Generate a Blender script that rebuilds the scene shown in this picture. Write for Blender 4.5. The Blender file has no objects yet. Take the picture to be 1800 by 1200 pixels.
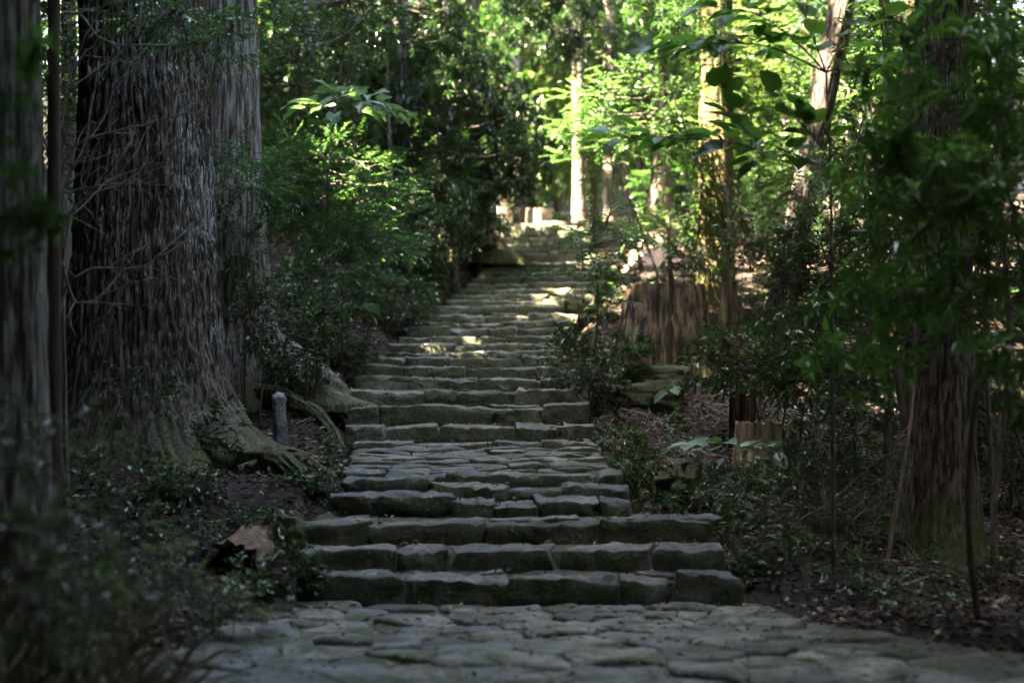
import bpy, math
import numpy as np
from mathutils import Vector

# ------------------------------------------------------------------ camera, sky, sun, exposure
scene = bpy.context.scene
EYE = 1.9            # camera height above the paved path, metres
FPX = 3000.0         # focal length in pixels of the 1800 px wide photograph
HOR = 668.0          # row of the eye level in the photograph
cam_d = bpy.data.cameras.new('camera')
cam_d.sensor_width = 36.0
cam_d.lens = 60.0
cam_d.shift_y = (HOR - 600.0) / 1800.0
cam_d.clip_end = 600.0
cam_d.dof.use_dof = True
cam_d.dof.focus_distance = 19.5
cam_d.dof.aperture_fstop = 0.88
cam = bpy.data.objects.new('camera', cam_d)
cam.location = (0, 0, EYE)
cam.rotation_euler = (math.radians(90), 0, 0)
scene.collection.objects.link(cam)
scene.camera = cam

SUN = Vector((-0.44, -0.20, 0.875)).normalized()       # towards the sun
sun_d = bpy.data.lights.new('sun', 'SUN')
sun_d.energy = 5.0
sun_d.angle = math.radians(0.53)
sun_d.color = (1.0, 0.94, 0.84)
sun = bpy.data.objects.new('sun', sun_d)
sun.rotation_euler = SUN.to_track_quat('Z', 'Y').to_euler()
sun.location = (0, 0, 60)
scene.collection.objects.link(sun)

world = bpy.data.worlds.new('World')
scene.world = world
world.use_nodes = True
wn = world.node_tree.nodes
wl = world.node_tree.links
sky = wn.new('ShaderNodeTexSky')
sky.sky_type = 'NISHITA'
sky.sun_disc = False
sky.sun_elevation = math.asin(SUN.z)
sky.sun_rotation = math.atan2(SUN.x, SUN.y)
wn['Background'].inputs['Strength'].default_value = 0.15
wl.new(sky.outputs['Color'], wn['Background'].inputs['Color'])

scene.view_settings.view_transform = 'Standard'
scene.view_settings.look = 'None'
scene.view_settings.gamma = 1.0
scene.view_settings.exposure = 5.25
scene.view_settings.use_curve_mapping = False
scene.view_settings.use_white_balance = True
scene.view_settings.white_balance_temperature = 8500
scene.view_settings.white_balance_tint = 10
scene.render.engine = 'CYCLES'
cy = scene.cycles
cy.use_denoising = True
cy.denoiser = 'OPENIMAGEDENOISE'
cy.max_bounces = 3
cy.diffuse_bounces = 1
cy.glossy_bounces = 2
cy.transmission_bounces = 3
cy.transparent_max_bounces = 4
cy.sample_clamp_indirect = 4.0
cy.use_adaptive_sampling = True
cy.adaptive_threshold = 0.014
cy.caustics_reflective = False
cy.caustics_refractive = False

# ------------------------------------------------------------------ helpers
COL = scene.collection
SUNV = np.array(SUN)
RNG = np.random.default_rng(7)


def P(px, py, Y):
    """A point measured in the photograph (pixel) at Y metres from the camera."""
    return np.array([(px - 900.0) / FPX * Y, Y, EYE + (HOR - py) / FPX * Y])


def sm(t):
    t = np.clip(t, 0, 1)
    return t * t * (3 - 2 * t)


def hash3(i, j, k, seed):
    h = (i * 374761393 + j * 668265263 + k * 2147483647 + seed * 974634777) & 0xFFFFFFFF
    h = ((h ^ (h >> 13)) * 1274126177) & 0xFFFFFFFF
    h = ((h ^ (h >> 16)) * 2246822519) & 0xFFFFFFFF
    return ((h ^ (h >> 15)) & 0xFFFFFF) / float(0xFFFFFF)


def noise(p, seed=0):
    """Value noise 0..1 of an (n,3) array."""
    p = np.asarray(p, float)
    f = np.floor(p).astype(np.int64)
    t = p - f
    t = t * t * (3 - 2 * t)
    i, j, k = f[:, 0], f[:, 1], f[:, 2]
    r = 0
    for a in (0, 1):
        wa = t[:, 0] if a else 1 - t[:, 0]
        for b in (0, 1):
            wb = t[:, 1] if b else 1 - t[:, 1]
            for c in (0, 1):
                wc = t[:, 2] if c else 1 - t[:, 2]
                r = r + wa * wb * wc * hash3(i + a, j + b, k + c, seed)
    return r


def fbm(p, seed=0, octv=3):
    r, amp, tot = 0, 1.0, 0
    for o in range(octv):
        r = r + amp * noise(np.asarray(p) * (2.03 ** o) + o * 17.3, seed + o)
        tot += amp
        amp *= 0.5
    return r / tot


def norm(v):
    return v / np.maximum(np.linalg.norm(v, axis=-1, keepdims=True), 1e-9)


def make_mesh(name, verts, polys, mat, smooth=True, var=None):
    """verts (n,3); polys = list of index arrays (m,3) or (m,4)."""
    me = bpy.data.meshes.new(name)
    verts = np.asarray(verts, np.float32)
    polys = [np.asarray(q, np.int32) for q in polys if len(q)]
    me.vertices.add(len(verts))
    me.vertices.foreach_set('co', verts.ravel())
    flat = np.concatenate([q.ravel() for q in polys])
    tot = np.concatenate([np.full(len(q), q.shape[1], np.int32) for q in polys])
    start = np.concatenate([[0], np.cumsum(tot)[:-1]]).astype(np.int32)
    me.loops.add(len(flat))
    me.loops.foreach_set('vertex_index', flat)
    me.polygons.add(len(tot))
    me.polygons.foreach_set('loop_start', start)
    me.polygons.foreach_set('loop_total', tot)
    me.polygons.foreach_set('use_smooth', np.full(len(tot), smooth, bool))
    if var is not None:
        at = me.attributes.new('var', 'FLOAT', 'POINT')
        at.data.foreach_set('value', np.asarray(var, np.float32))
    me.materials.append(mat)
    me.update(calc_edges=True)
    return me


def link(name, me, parent=None, loc=(0, 0, 0)):
    o = bpy.data.objects.new(name, me)
    o.location = loc
    COL.objects.link(o)
    if parent is not None:
        o.parent = parent
    return o


def empty(name, loc):
    o = bpy.data.objects.new(name, None)
    o.empty_display_size = 0.2
    o.location = [float(c) for c in loc]
    COL.objects.link(o)
    return o


def tag(o, label=None, cat=None, group=None, kind=None):
    if label:
        o['label'] = label
    if cat:
        o['category'] = cat
    if group:
        o['group'] = group
    if kind:
        o['kind'] = kind
    return o


class Geo:
    """Collects verts and faces that become ONE mesh."""

    def __init__(self):
        self.v, self.q, self.t, self.var, self.n = [], [], [], [], 0

    def add(self, v, quads=None, tris=None, var=None):
        v = np.asarray(v, float)
        if quads is not None and len(quads):
            self.q.append(np.asarray(quads) + self.n)
        if tris is not None and len(tris):
            self.t.append(np.asarray(tris) + self.n)
        self.v.append(v)
        self.var.append(np.zeros(len(v)) if var is None else np.broadcast_to(var, (len(v),)))
        self.n += len(v)

    def mesh(self, name, mat, smooth=True, origin=None):
        v = np.concatenate(self.v)
        if origin is not None:
            v = v - np.asarray(origin)
        polys = []
        if self.q:
            polys.append(np.concatenate(self.q))
        if self.t:
            polys.append(np.concatenate(self.t))
        return make_mesh(name, v, polys, mat, smooth, np.concatenate(self.var))


def spline(pts, n):
    pts = np.asarray(pts, float)
    if len(pts) < 3:
        t = np.linspace(0, 1, n)[:, None]
        return pts[0] * (1 - t) + pts[-1] * t
    p = np.vstack([2 * pts[0] - pts[1], pts, 2 * pts[-1] - pts[-2]])
    u = np.linspace(0, len(pts) - 1 - 1e-6, n)
    i = u.astype(int)
    t = (u - i)[:, None]
    a, b, c, d = p[i], p[i + 1], p[i + 2], p[i + 3]
    return 0.5 * (2 * b + (c - a) * t + (2 * a - 5 * b + 4 * c - d) * t ** 2 + (3 * b - a - 3 * c + d) * t ** 3)


def tube(geo, pts, rad, sides=6, var=0.0, cap=True):
    pts = np.asarray(pts, float)
    n = len(pts)
    rad = np.broadcast_to(np.asarray(rad, float), (n,))
    tan = norm(np.gradient(pts, axis=0))
    ref = np.array([0.31, 0.17, 1.0]) if abs(tan[:, 2].mean()) < 0.8 else np.array([1.0, 0.21, 0.1])
    a = norm(np.cross(tan, ref))
    b = np.cross(tan, a)
    th = np.linspace(0, 2 * np.pi, sides, endpoint=False)
    v = pts[:, None, :] + rad[:, None, None] * (np.cos(th)[None, :, None] * a[:, None, :] + np.sin(th)[None, :, None] * b[:, None, :])
    v = v.reshape(-1, 3)
    i = np.arange(n - 1)[:, None] * sides
    j = np.arange(sides)[None, :]
    k = (j + 1) % sides
    q = np.stack([i + j, i + k, i + sides + k, i + sides + j], -1).reshape(-1, 4)
    tr = []
    if cap:
        v = np.vstack([v, pts[0], pts[-1]])
        m = n * sides
        jj = np.arange(sides)
        kk = (jj + 1) % sides
        tr = np.vstack([np.stack([kk, jj, np.full(sides, m)], -1),
                        np.stack([jj + (n - 1) * sides, kk + (n - 1) * sides, np.full(sides, m + 1)], -1)])
    geo.add(v, q, tr, var)


# leaf outlines: (along, across, out of plane), quads on both sides of the midrib
def leaf_template(widths, us, fold=0.12, droop=0.12):
    v = [(0, 0, 0)]
    for u, w in zip(us, widths):
        v += [(u, w, fold * w - droop * u * u), (u, 0, -droop * u * u), (u, -w, fold * w - droop * u * u)]
    v += [(1, 0, -droop)]
    q, t = [], []
    t += [(0, 2, 1), (0, 3, 2)]
    k = len(us)
    for i in range(k - 1):
        a = 1 + 3 * i
        q += [(a, a + 1, a + 4, a + 3), (a + 1, a + 2, a + 5, a + 4)]
    a = 1 + 3 * (k - 1)
    e = len(v) - 1
    t += [(a, a + 1, e), (a + 1, a + 2, e)]
    return np.array(v, float), np.array(q, int).reshape(-1, 4), np.array(t, int)


LEAF = {
    'oval': leaf_template([0.5], [0.45], 0.3, 0.15),
    'lance': leaf_template([0.5], [0.40], 0.25, 0.25),
    'broad': leaf_template([0.36, 0.5, 0.3], [0.15, 0.45, 0.78], 0.15, 0.22),
    'strip': leaf_template([0.5], [0.5], 0.2, 0.35),
    'blade': leaf_template([0.5, 0.45, 0.3], [0.2, 0.5, 0.8], 0.2, 0.55),
}


LEAF['flake'] = (np.array([(0, 0, 0), (0.5, 0.5, 0.06), (1, 0, -0.08), (0.45, -0.5, 0.1)]), np.array([(0, 3, 2, 1)]), np.zeros((0, 3), int))


def add_leaves(geo, pos, direc, up, L, W, kind, var):
    tv, tq, tt = LEAF[kind]
    n, k = len(pos), len(tv)
    if n == 0:
        return
    D = norm(direc)
    S = norm(np.cross(D, up))
    N = np.cross(S, D)
    L = np.broadcast_to(L, (n,))[:, None, None]
    W = np.broadcast_to(W, (n,))[:, None, None]
    v = pos[:, None, :] + tv[None, :, 0:1] * L * D[:, None, :] + tv[None, :, 1:2] * W * S[:, None, :] \
        + tv[None, :, 2:3] * L * N[:, None, :]
    off = (np.arange(n) * k)[:, None, None]
    q = (tq[None] + off).reshape(-1, 4)
    t = (tt[None] + off).reshape(-1, 3)
    geo.add(v.reshape(-1, 3), q, t, np.repeat(var, k))


# ------------------------------------------------------------------ materials
def new_mat(name):
    m = bpy.data.materials.new(name)
    m.use_nodes = True
    nt = m.node_tree
    return m, nt, nt.nodes['Principled BSDF']


def node(nt, kind, **kw):
    n = nt.nodes.new(kind)
    for k, v in kw.items():
        if k.startswith('i_'):
            n.inputs[k[2:].replace('_', ' ')].default_value = v
        else:
            setattr(n, k, v)
    return n


def noise_tex(nt, coord, scale, detail=4, rough=0.6, vec=None):
    if vec is not None:
        mp = node(nt, 'ShaderNodeMapping')
        mp.inputs['Scale'].default_value = vec
        nt.links.new(coord, mp.inputs['Vector'])
        coord = mp.outputs['Vector']
    n = node(nt, 'ShaderNodeTexNoise')
    n.inputs['Scale'].default_value = scale
    n.inputs['Detail'].default_value = detail
    n.inputs['Roughness'].default_value = rough
    nt.links.new(coord, n.inputs['Vector'])
    return n.outputs['Fac']


def ramp(nt, fac, stops):
    r = node(nt, 'ShaderNodeValToRGB')
    e = r.color_ramp.elements
    while len(e) < len(stops):
        e.new(0.5)
    for el, (p, c) in zip(e, stops):
        el.position = p
        el.color = (*c, 1) if len(c) == 3 else c
    nt.links.new(fac, r.inputs['Fac'])
    return r.outputs['Color']


def mix(nt, fac, a, b):
    m = node(nt, 'ShaderNodeMix', data_type='RGBA')
    for s, v in ((m.inputs[0], fac), (m.inputs[6], a), (m.inputs[7], b)):
        if isinstance(v, bpy.types.NodeSocket):
            nt.links.new(v, s)
        elif isinstance(v, (int, float)):
            s.default_value = v
        else:
            s.default_value = (*v, 1)
    return m.outputs[2]


def math_n(nt, op, a, b=0.0, clamp=False):
    m = node(nt, 'ShaderNodeMath', operation=op, use_clamp=clamp)
    for s, v in ((m.inputs[0], a), (m.inputs[1], b)):
        if isinstance(v, bpy.types.NodeSocket):
            nt.links.new(v, s)
        else:
            s.default_value = v
    return m.outputs[0]


def bump(nt, bsdf, height, strength, dist):
    b = node(nt, 'ShaderNodeBump')
    b.inputs['Strength'].default_value = strength
    b.inputs['Distance'].default_value = dist
    nt.links.new(height, b.inputs['Height'])
    nt.links.new(b.outputs['Normal'], bsdf.inputs['Normal'])


def smooth_mask(nt, val, lo, hi):
    m = node(nt, 'ShaderNodeMapRange', interpolation_type='SMOOTHSTEP')
    m.inputs['From Min'].default_value = lo
    m.inputs['From Max'].default_value = hi
    nt.links.new(val, m.inputs['Value'])
    return m.outputs['Result']


def stone_material(name, base, moss_amount, lichen=0.62, rough=0.6, wear_light=0.0):
    m, nt, b = new_mat(name)
    geo = node(nt, 'ShaderNodeNewGeometry')
    pos = geo.outputs['Position']
    info = node(nt, 'ShaderNodeObjectInfo')
    n1 = noise_tex(nt, pos, 3.1, 6, 0.65)
    n2 = noise_tex(nt, pos, 26, 4, 0.7)
    c = ramp(nt, n1, [(0.30, tuple(x * 0.30 for x in base)), (0.48, base), (0.70, tuple(x * 1.7 for x in base))])
    c = mix(nt, math_n(nt, 'MULTIPLY', n2, 0.55), c, tuple(x * 0.5 for x in base))
    tint = ramp(nt, info.outputs['Random'], [(0.0, (0.50, 0.51, 0.50)), (0.35, (0.85, 0.87, 0.90)), (0.65, (1.05, 1.0, 0.93)), (1.0, (1.5, 1.38, 1.2))])
    mul = node(nt, 'ShaderNodeMix', data_type='RGBA', blend_type='MULTIPLY')
    mul.inputs[0].default_value = 1.0
    nt.links.new(c, mul.inputs[6])
    nt.links.new(tint, mul.inputs[7])
    c = mul.outputs[2]
    pit = smooth_mask(nt, noise_tex(nt, pos, 11, 7, 0.78), 0.52, 0.40)
    c = mix(nt, math_n(nt, 'MULTIPLY', pit, 0.6), c, tuple(x * 0.25 for x in base))
    lm = smooth_mask(nt, noise_tex(nt, pos, 7.5, 6, 0.75), lichen, lichen + 0.05)
    c = mix(nt, math_n(nt, 'MULTIPLY', lm, 0.75), c, (0.40, 0.42, 0.40))
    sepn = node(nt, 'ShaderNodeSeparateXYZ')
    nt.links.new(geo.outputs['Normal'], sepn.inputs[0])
    worn = smooth_mask(nt, sepn.outputs['Z'], 0.45, 0.9)  # upward faces keep less moss: wear, plus overhead light put into the colour
    mn = math_n(nt, 'SUBTRACT', noise_tex(nt, pos, 2.3, 6, 0.7), math_n(nt, 'MULTIPLY', worn, wear_light))
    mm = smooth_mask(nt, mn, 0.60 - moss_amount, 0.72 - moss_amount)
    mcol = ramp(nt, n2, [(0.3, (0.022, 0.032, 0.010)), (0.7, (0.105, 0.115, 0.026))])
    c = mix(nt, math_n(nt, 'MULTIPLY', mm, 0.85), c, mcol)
    nt.links.new(c, b.inputs['Base Color'])
    b.inputs['Roughness'].default_value = rough
    b.inputs['Specular IOR Level'].default_value = 0.45
    h = math_n(nt, 'ADD', noise_tex(nt, pos, 14, 8, 0.75), math_n(nt, 'MULTIPLY', n2, 0.4))
    bump(nt, b, h, 1.0, 0.06)
    return m


def bark_material(name, dark, mid, pale, lichen_lo, moss_h, coarse=1.0, vstretch=0.09):
    m, nt, b = new_mat(name)
    tc = node(nt, 'ShaderNodeTexCoord')
    co = tc.outputs['Object']
    v = (11 * coarse, 11 * coarse, 11 * coarse * vstretch)
    f1 = noise_tex(nt, co, 1.0, 6, 0.62, v)
    c = ramp(nt, f1, [(0.42, dark), (0.5, mid), (0.60, pale)])
    red = noise_tex(nt, co, 1.0, 3, 0.6, (3.0, 3.0, 0.5))
    c = mix(nt, math_n(nt, 'MULTIPLY', smooth_mask(nt, red, 0.52, 0.7), 0.3), c, (mid[0] * 1.5, mid[1] * 0.95, mid[2] * 0.75))
    ln = noise_tex(nt, co, 1.0, 5, 0.72, (17 * coarse, 17 * coarse, 2.6 * coarse))
    lb = noise_tex(nt, co, 0.75, 2, 0.5)
    lm = smooth_mask(nt, math_n(nt, 'ADD', ln, math_n(nt, 'MULTIPLY', math_n(nt, 'SUBTRACT', lb, 0.5), 0.5)), lichen_lo, lichen_lo + 0.05)
    sepl = node(nt, 'ShaderNodeSeparateXYZ')
    nt.links.new(co, sepl.inputs[0])
    lm = math_n(nt, 'MULTIPLY', lm, smooth_mask(nt, math_n(nt, 'ADD', sepl.outputs['Z'], math_n(nt, 'MULTIPLY', lb, 2.0)), 1.6, 3.4))
    c = mix(nt, math_n(nt, 'MULTIPLY', lm, 0.9), c, (0.44, 0.48, 0.46))
    sep = node(nt, 'ShaderNodeSeparateXYZ')
    nt.links.new(co, sep.inputs[0])
    hn = noise_tex(nt, co, 4.0, 6, 0.75)
    hz = math_n(nt, 'ADD', math_n(nt, 'DIVIDE', sep.outputs['Z'], max(moss_h, 0.01)), math_n(nt, 'MULTIPLY', hn, 1.9))
    mm = math_n(nt, 'SUBTRACT', 1.0, smooth_mask(nt, hz, 1.15, 1.6))
    mc = ramp(nt, noise_tex(nt, co, 30, 3, 0.6), [(0.3, (0.025, 0.034, 0.010)), (0.75, (0.10, 0.115, 0.028))])
    c = mix(nt, math_n(nt, 'MULTIPLY', mm, 0.8), c, mc)
    nt.links.new(c, b.inputs['Base Color'])
    b.inputs['Roughness'].default_value = 0.8
    b.inputs['Specular IOR Level'].default_value = 0.3
    bump(nt, b, math_n(nt, 'ADD', f1, math_n(nt, 'MULTIPLY', noise_tex(nt, co, 1.0, 6, 0.7, (30, 30, 5)), 0.5)), 1.0, 0.035)
    return m


def leaf_material(name, dark, light, translucent=0.3, rough=0.38, trans_col=None, spec=0.5):
    m, nt, b = new_mat(name)
    at = node(nt, 'ShaderNodeAttribute', attribute_name='var')
    c = ramp(nt, at.outputs['Fac'], [(0.0, dark), (0.75, light), (0.97, tuple(x * 1.25 for x in light)), (1.0, (light[0] * 2.2, light[1] * 1.15, light[2] * 0.7))])
    nt.links.new(c, b.inputs['Base Color'])
    b.inputs['Roughness'].default_value = rough
    b.inputs['Specular IOR Level'].default_value = spec
    tr = node(nt, 'ShaderNodeBsdfTranslucent')
    tc = node(nt, 'ShaderNodeMix', data_type='RGBA', blend_type='MULTIPLY')
    tc.inputs[0].default_value = 1.0
    nt.links.new(c, tc.inputs[6])
    tc.inputs[7].default_value = (*(trans_col or (1.15, 1.4, 0.8)), 1)
    nt.links.new(tc.outputs[2], tr.inputs['Color'])
    ms = node(nt, 'ShaderNodeMixShader')
    ms.inputs[0].default_value = translucent
    nt.links.new(b.outputs[0], ms.inputs[1])
    nt.links.new(tr.outputs[0], ms.inputs[2])
    nt.links.new(ms.outputs[0], nt.nodes['Material Output'].inputs['Surface'])
    return m


def simple_noise_material(name, a, bcol, c3, scale, rough=0.85, bump_s=0.6, stretch=None, use_var=False):
    m, nt, b = new_mat(name)
    tc = node(nt, 'ShaderNodeTexCoord')
    f = noise_tex(nt, tc.outputs['Object'], scale, 6, 0.68, stretch)
    if use_var:
        at = node(nt, 'ShaderNodeAttribute', attribute_name='var')
        f2 = at.outputs['Fac']
        c = ramp(nt, f2, [(0.0, a), (0.55, bcol), (1.0, c3)])
    else:
        c = ramp(nt, f, [(0.3, a), (0.52, bcol), (0.72, c3)])
    nt.links.new(c, b.inputs['Base Color'])
    b.inputs['Roughness'].default_value = rough
    b.inputs['Specular IOR Level'].default_value = 0.3
    bump(nt, b, f, bump_s, 0.02)
    return m


M = {}
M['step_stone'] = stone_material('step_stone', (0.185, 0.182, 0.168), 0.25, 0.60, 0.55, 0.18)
M['path_stone'] = stone_material('path_stone', (0.27, 0.265, 0.25), 0.13, 0.62, 0.5)
M['mossy_rock'] = stone_material('mossy_rock', (0.15, 0.15, 0.13), 0.30, 0.66, 0.75)
M['post_stone'] = stone_material('post_stone', (0.27, 0.28, 0.28), 0.0, 0.55, 0.8)
M['cedar'] = bark_material('cedar_bark', (0.010, 0.007, 0.005), (0.062, 0.045, 0.035), (0.165, 0.132, 0.108), 0.575, 1.3, 2.3, 0.17)
M['cedar_grey'] = bark_material('cedar_grey_bark', (0.030, 0.024, 0.020), (0.15, 0.125, 0.112), (0.32, 0.285, 0.26), 0.65, 1.0, 1.9, 0.12)
M['cedar_far'] = bark_material('cedar_far_bark', (0.030, 0.022, 0.017), (0.13, 0.10, 0.08), (0.27, 0.22, 0.18), 0.70, 0.6)
M['cedar_moss'] = bark_material('cedar_mossy_bark', (0.035, 0.028, 0.012), (0.10, 0.085, 0.035), (0.19, 0.16, 0.075), 0.72, 1.5)
M['red_bark'] = bark_material('red_bark', (0.014, 0.008, 0.006), (0.060, 0.034, 0.025), (0.12, 0.075, 0.058), 0.95, 0.5, 1.5, 0.12)
M['thin_bark'] = simple_noise_material('thin_bark', (0.04, 0.032, 0.025), (0.11, 0.09, 0.075), (0.2, 0.18, 0.15), 6, 0.85, 0.5, (3, 3, 1))
M['brown_bark'] = simple_noise_material('brown_bark', (0.05, 0.032, 0.022), (0.10, 0.068, 0.05), (0.15, 0.11, 0.085), 6, 0.9, 0.5, (4, 4, 0.6))
M['dead_twig'] = simple_noise_material('dead_twig', (0.10, 0.08, 0.068), (0.24, 0.20, 0.175), (0.42, 0.37, 0.33), 7, 0.85, 0.3)
M['stump_wood'] = bark_material('stump_wood', (0.012, 0.008, 0.005), (0.070, 0.046, 0.026), (0.19, 0.140, 0.085), 0.95, 0.5, 1.3, 0.07)
M['pale_wood'] = simple_noise_material('pale_wood', (0.10, 0.07, 0.045), (0.34, 0.27, 0.19), (0.52, 0.44, 0.33), 1.0, 0.9, 1.0, (14, 14, 1.6))
M['rotten_wood'] = simple_noise_material('rotten_wood', (0.04, 0.024, 0.016), (0.15, 0.095, 0.062), (0.30, 0.20, 0.135), 14, 0.95, 1.0)
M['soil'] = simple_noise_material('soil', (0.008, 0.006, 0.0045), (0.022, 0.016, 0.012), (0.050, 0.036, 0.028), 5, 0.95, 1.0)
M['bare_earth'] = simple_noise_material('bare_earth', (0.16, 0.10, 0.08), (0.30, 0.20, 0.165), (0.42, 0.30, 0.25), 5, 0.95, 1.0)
M['tread_fill'] = simple_noise_material('tread_fill', (0.022, 0.026, 0.012), (0.065, 0.062, 0.042), (0.14, 0.13, 0.105), 6, 0.95, 1.0)
M['path_fill'] = simple_noise_material('path_fill', (0.035, 0.038, 0.022), (0.10, 0.095, 0.07), (0.17, 0.165, 0.14), 5, 0.9, 1.0)
M['litter'] = simple_noise_material('leaf_litter', (0.022, 0.013, 0.009), (0.13, 0.080, 0.055), (0.48, 0.37, 0.29), 5, 0.8, 0.3, None, True)
M['twig_litter'] = simple_noise_material('twig_litter', (0.035, 0.024, 0.021), (0.12, 0.086, 0.075), (0.30, 0.245, 0.22), 5, 0.85, 0.3, None, True)
M['dark_leaf'] = leaf_material('dark_evergreen_leaf', (0.014, 0.034, 0.012), (0.034, 0.076, 0.020), 0.24, 0.34)
M['gloss_leaf'] = leaf_material('glossy_leaf', (0.020, 0.050, 0.016), (0.056, 0.112, 0.030), 0.25, 0.28)
M['green_leaf'] = leaf_material('green_leaf', (0.032, 0.080, 0.026), (0.076, 0.155, 0.050), 0.35, 0.36)
M['fresh_leaf'] = leaf_material('fresh_leaf', (0.044, 0.096, 0.034), (0.098, 0.175, 0.068), 0.38, 0.36)
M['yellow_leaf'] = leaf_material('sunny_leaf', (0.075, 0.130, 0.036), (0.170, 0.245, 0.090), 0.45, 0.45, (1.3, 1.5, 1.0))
M['broad_leaf'] = leaf_material('broad_leaf', (0.050, 0.130, 0.030), (0.095, 0.195, 0.045), 0.55, 0.42)
M['near_leaf'] = leaf_material('near_leaf', (0.034, 0.082, 0.024), (0.090, 0.175, 0.045), 0.38, 0.25)
M['dull_leaf'] = leaf_material('dull_leaf', (0.060, 0.078, 0.040), (0.150, 0.170, 0.090), 0.3, 0.4)
M['pale_leaf'] = leaf_material('pale_broad_leaf', (0.075, 0.130, 0.075), (0.110, 0.180, 0.110), 0.3, 0.4, (1.3, 1.5, 0.8))
M['cedar_needle'] = leaf_material('cedar_needles', (0.010, 0.022, 0.008), (0.028, 0.055, 0.016), 0.12, 0.6)
M['fern'] = leaf_material('fern_frond', (0.025, 0.06, 0.018), (0.055, 0.115, 0.035), 0.35, 0.5)
M['grass'] = leaf_material('grass_blade', (0.030, 0.050, 0.014), (0.085, 0.115, 0.035), 0.35, 0.5)
M['dry_grass'] = leaf_material('dry_grass', (0.15, 0.12, 0.085), (0.32, 0.26, 0.19), 0.25, 0.7, (1.2, 1.0, 0.8))

# ------------------------------------------------------------------ the stairs, measured: row of the top edge, left, right, distance
STEPS = [(1019, 515, 1305, 14.5), (965, 530, 1277, 15.12), (918, 535, 1252, 15.6), (887, 593, 1112, 16.15), (859, 598, 1106, 16.6),
         (835, 600, 1096, 17.0), (780, 612, 1056, 20.4), (752, 607, 1042, 21.3), (717, 607, 1036, 22.3), (689, 612, 1012, 23.3),
         (667, 626, 995, 24.2), (648, 634, 990, 25.0), (631, 662, 985, 25.8), (620, 678, 980, 26.4), (606, 686, 985, 27.0),
         (593, 705, 990, 27.7), (579, 715, 995, 28.4), (567, 730, 1002, 29.1), (553, 745, 1012, 29.8), (538, 760, 1030, 30.6),
         (529, 778, 1036, 31.2), (520, 792, 1044, 31.8), (509, 805, 1050, 32.5), (499, 820, 1055, 33.1), (489, 832, 1062, 33.8),
         (479, 842, 1072, 34.5), (471, 850, 1080, 35.2), (461, 855, 1085, 36.0), (447, 868, 1090, 37.0), (438, 872, 1090, 37.8),
         (428, 873, 1090, 38.6), (417, 872, 1090, 39.5), (408, 871, 1088, 40.4), (399, 869, 1086, 41.2), (391, 866, 1084, 42.0)]
SY = np.array([s[3] for s in STEPS])
SZ = np.array([P(0, s[0], s[3])[2] for s in STEPS])
SXL = np.array([P(s[1], 0, s[3])[0] for s in STEPS])
SXR = np.array([P(s[2], 0, s[3])[0] for s in STEPS])


def prof(y):
    yy = np.concatenate([[-60, 13.9], SY + 0.1, [50, 60, 75, 100, 160]])
    zz = np.concatenate([[-0.2, 0.0], SZ - 0.04, [6.05, 7.2, 10.5, 17.5, 30]])
    return np.interp(y, yy, zz)


def edge_l(y):
    return np.interp(y, np.concatenate([[0, 9, 10.9, 14.2], SY, [60]]), np.concatenate([[-3.2, -2.7, -2.45, -1.98], SXL, [0.0]]))


def edge_r(y):
    return np.interp(y, np.concatenate([[0, 9, 11.8, 13.7, 14.2], SY, [60]]), np.concatenate([[7, 5.0, 3.5, 2.05, 2.0], SXR, [3.2]]))


def ground_z(x, y):
    x = np.asarray(x, float)
    y = np.asarray(y, float)
    x, y = np.broadcast_arrays(x, y)
    z0 = prof(y)
    dl = np.clip(edge_l(y) - x, 0, None)
    dr = np.clip(x - edge_r(y), 0, None)
    inside = (dl <= 0) & (dr <= 0)
    ls = np.interp(y, [8, 13, 15.5, 17, 20, 24, 27, 34, 40, 60], [0.20, 0.15, 0.02, 0.03, -0.03, 0.05, 0.16, 0.22, 0.20, 0.1])
    lc = np.interp(y, [8, 13, 15.5, 20, 24, 34, 60], [0.9, 0.5, 0.3, 0.5, 0.8, 1.8, 1.5])
    rs = np.interp(y, [8, 14, 16, 20, 24, 28, 31, 36, 60], [0.06, 0.03, -0.28, -0.16, -0.16, -0.12, 0.06, 0.14, 0.1])
    rc = np.interp(y, [8, 14, 16, 20, 24, 28, 31, 36, 60], [0.4, 0.2, 0.72, 0.6, 0.6, 0.5, 0.5, 0.8, 1.5])
    off = lc * np.tanh(dl * ls / lc) + rc * np.tanh(dr * rs / rc)
    q = np.stack([x.ravel(), y.ravel(), np.zeros(x.size)], -1)
    bumps = ((fbm(q * 0.9, 3, 3) - 0.5) * 0.22 + (fbm(q * 5.0, 5, 2) - 0.5) * 0.05).reshape(x.shape)
    side = np.clip((dl + dr) / 0.4, 0, 1)
    z = z0 + off + bumps * side - 0.05
    sink = np.where(y > 14.3, np.where(y < 42.6, 0.32, 0.10), 0.11)
    return z - np.where(inside, sink, sink * (1 - side) ** 1.0 * 0.8)


def axis(segs):
    out = []
    for a, b, s in segs:
        out.append(np.arange(a, b, s))
    return np.concatenate(out + [[segs[-1][1]]])


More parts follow.
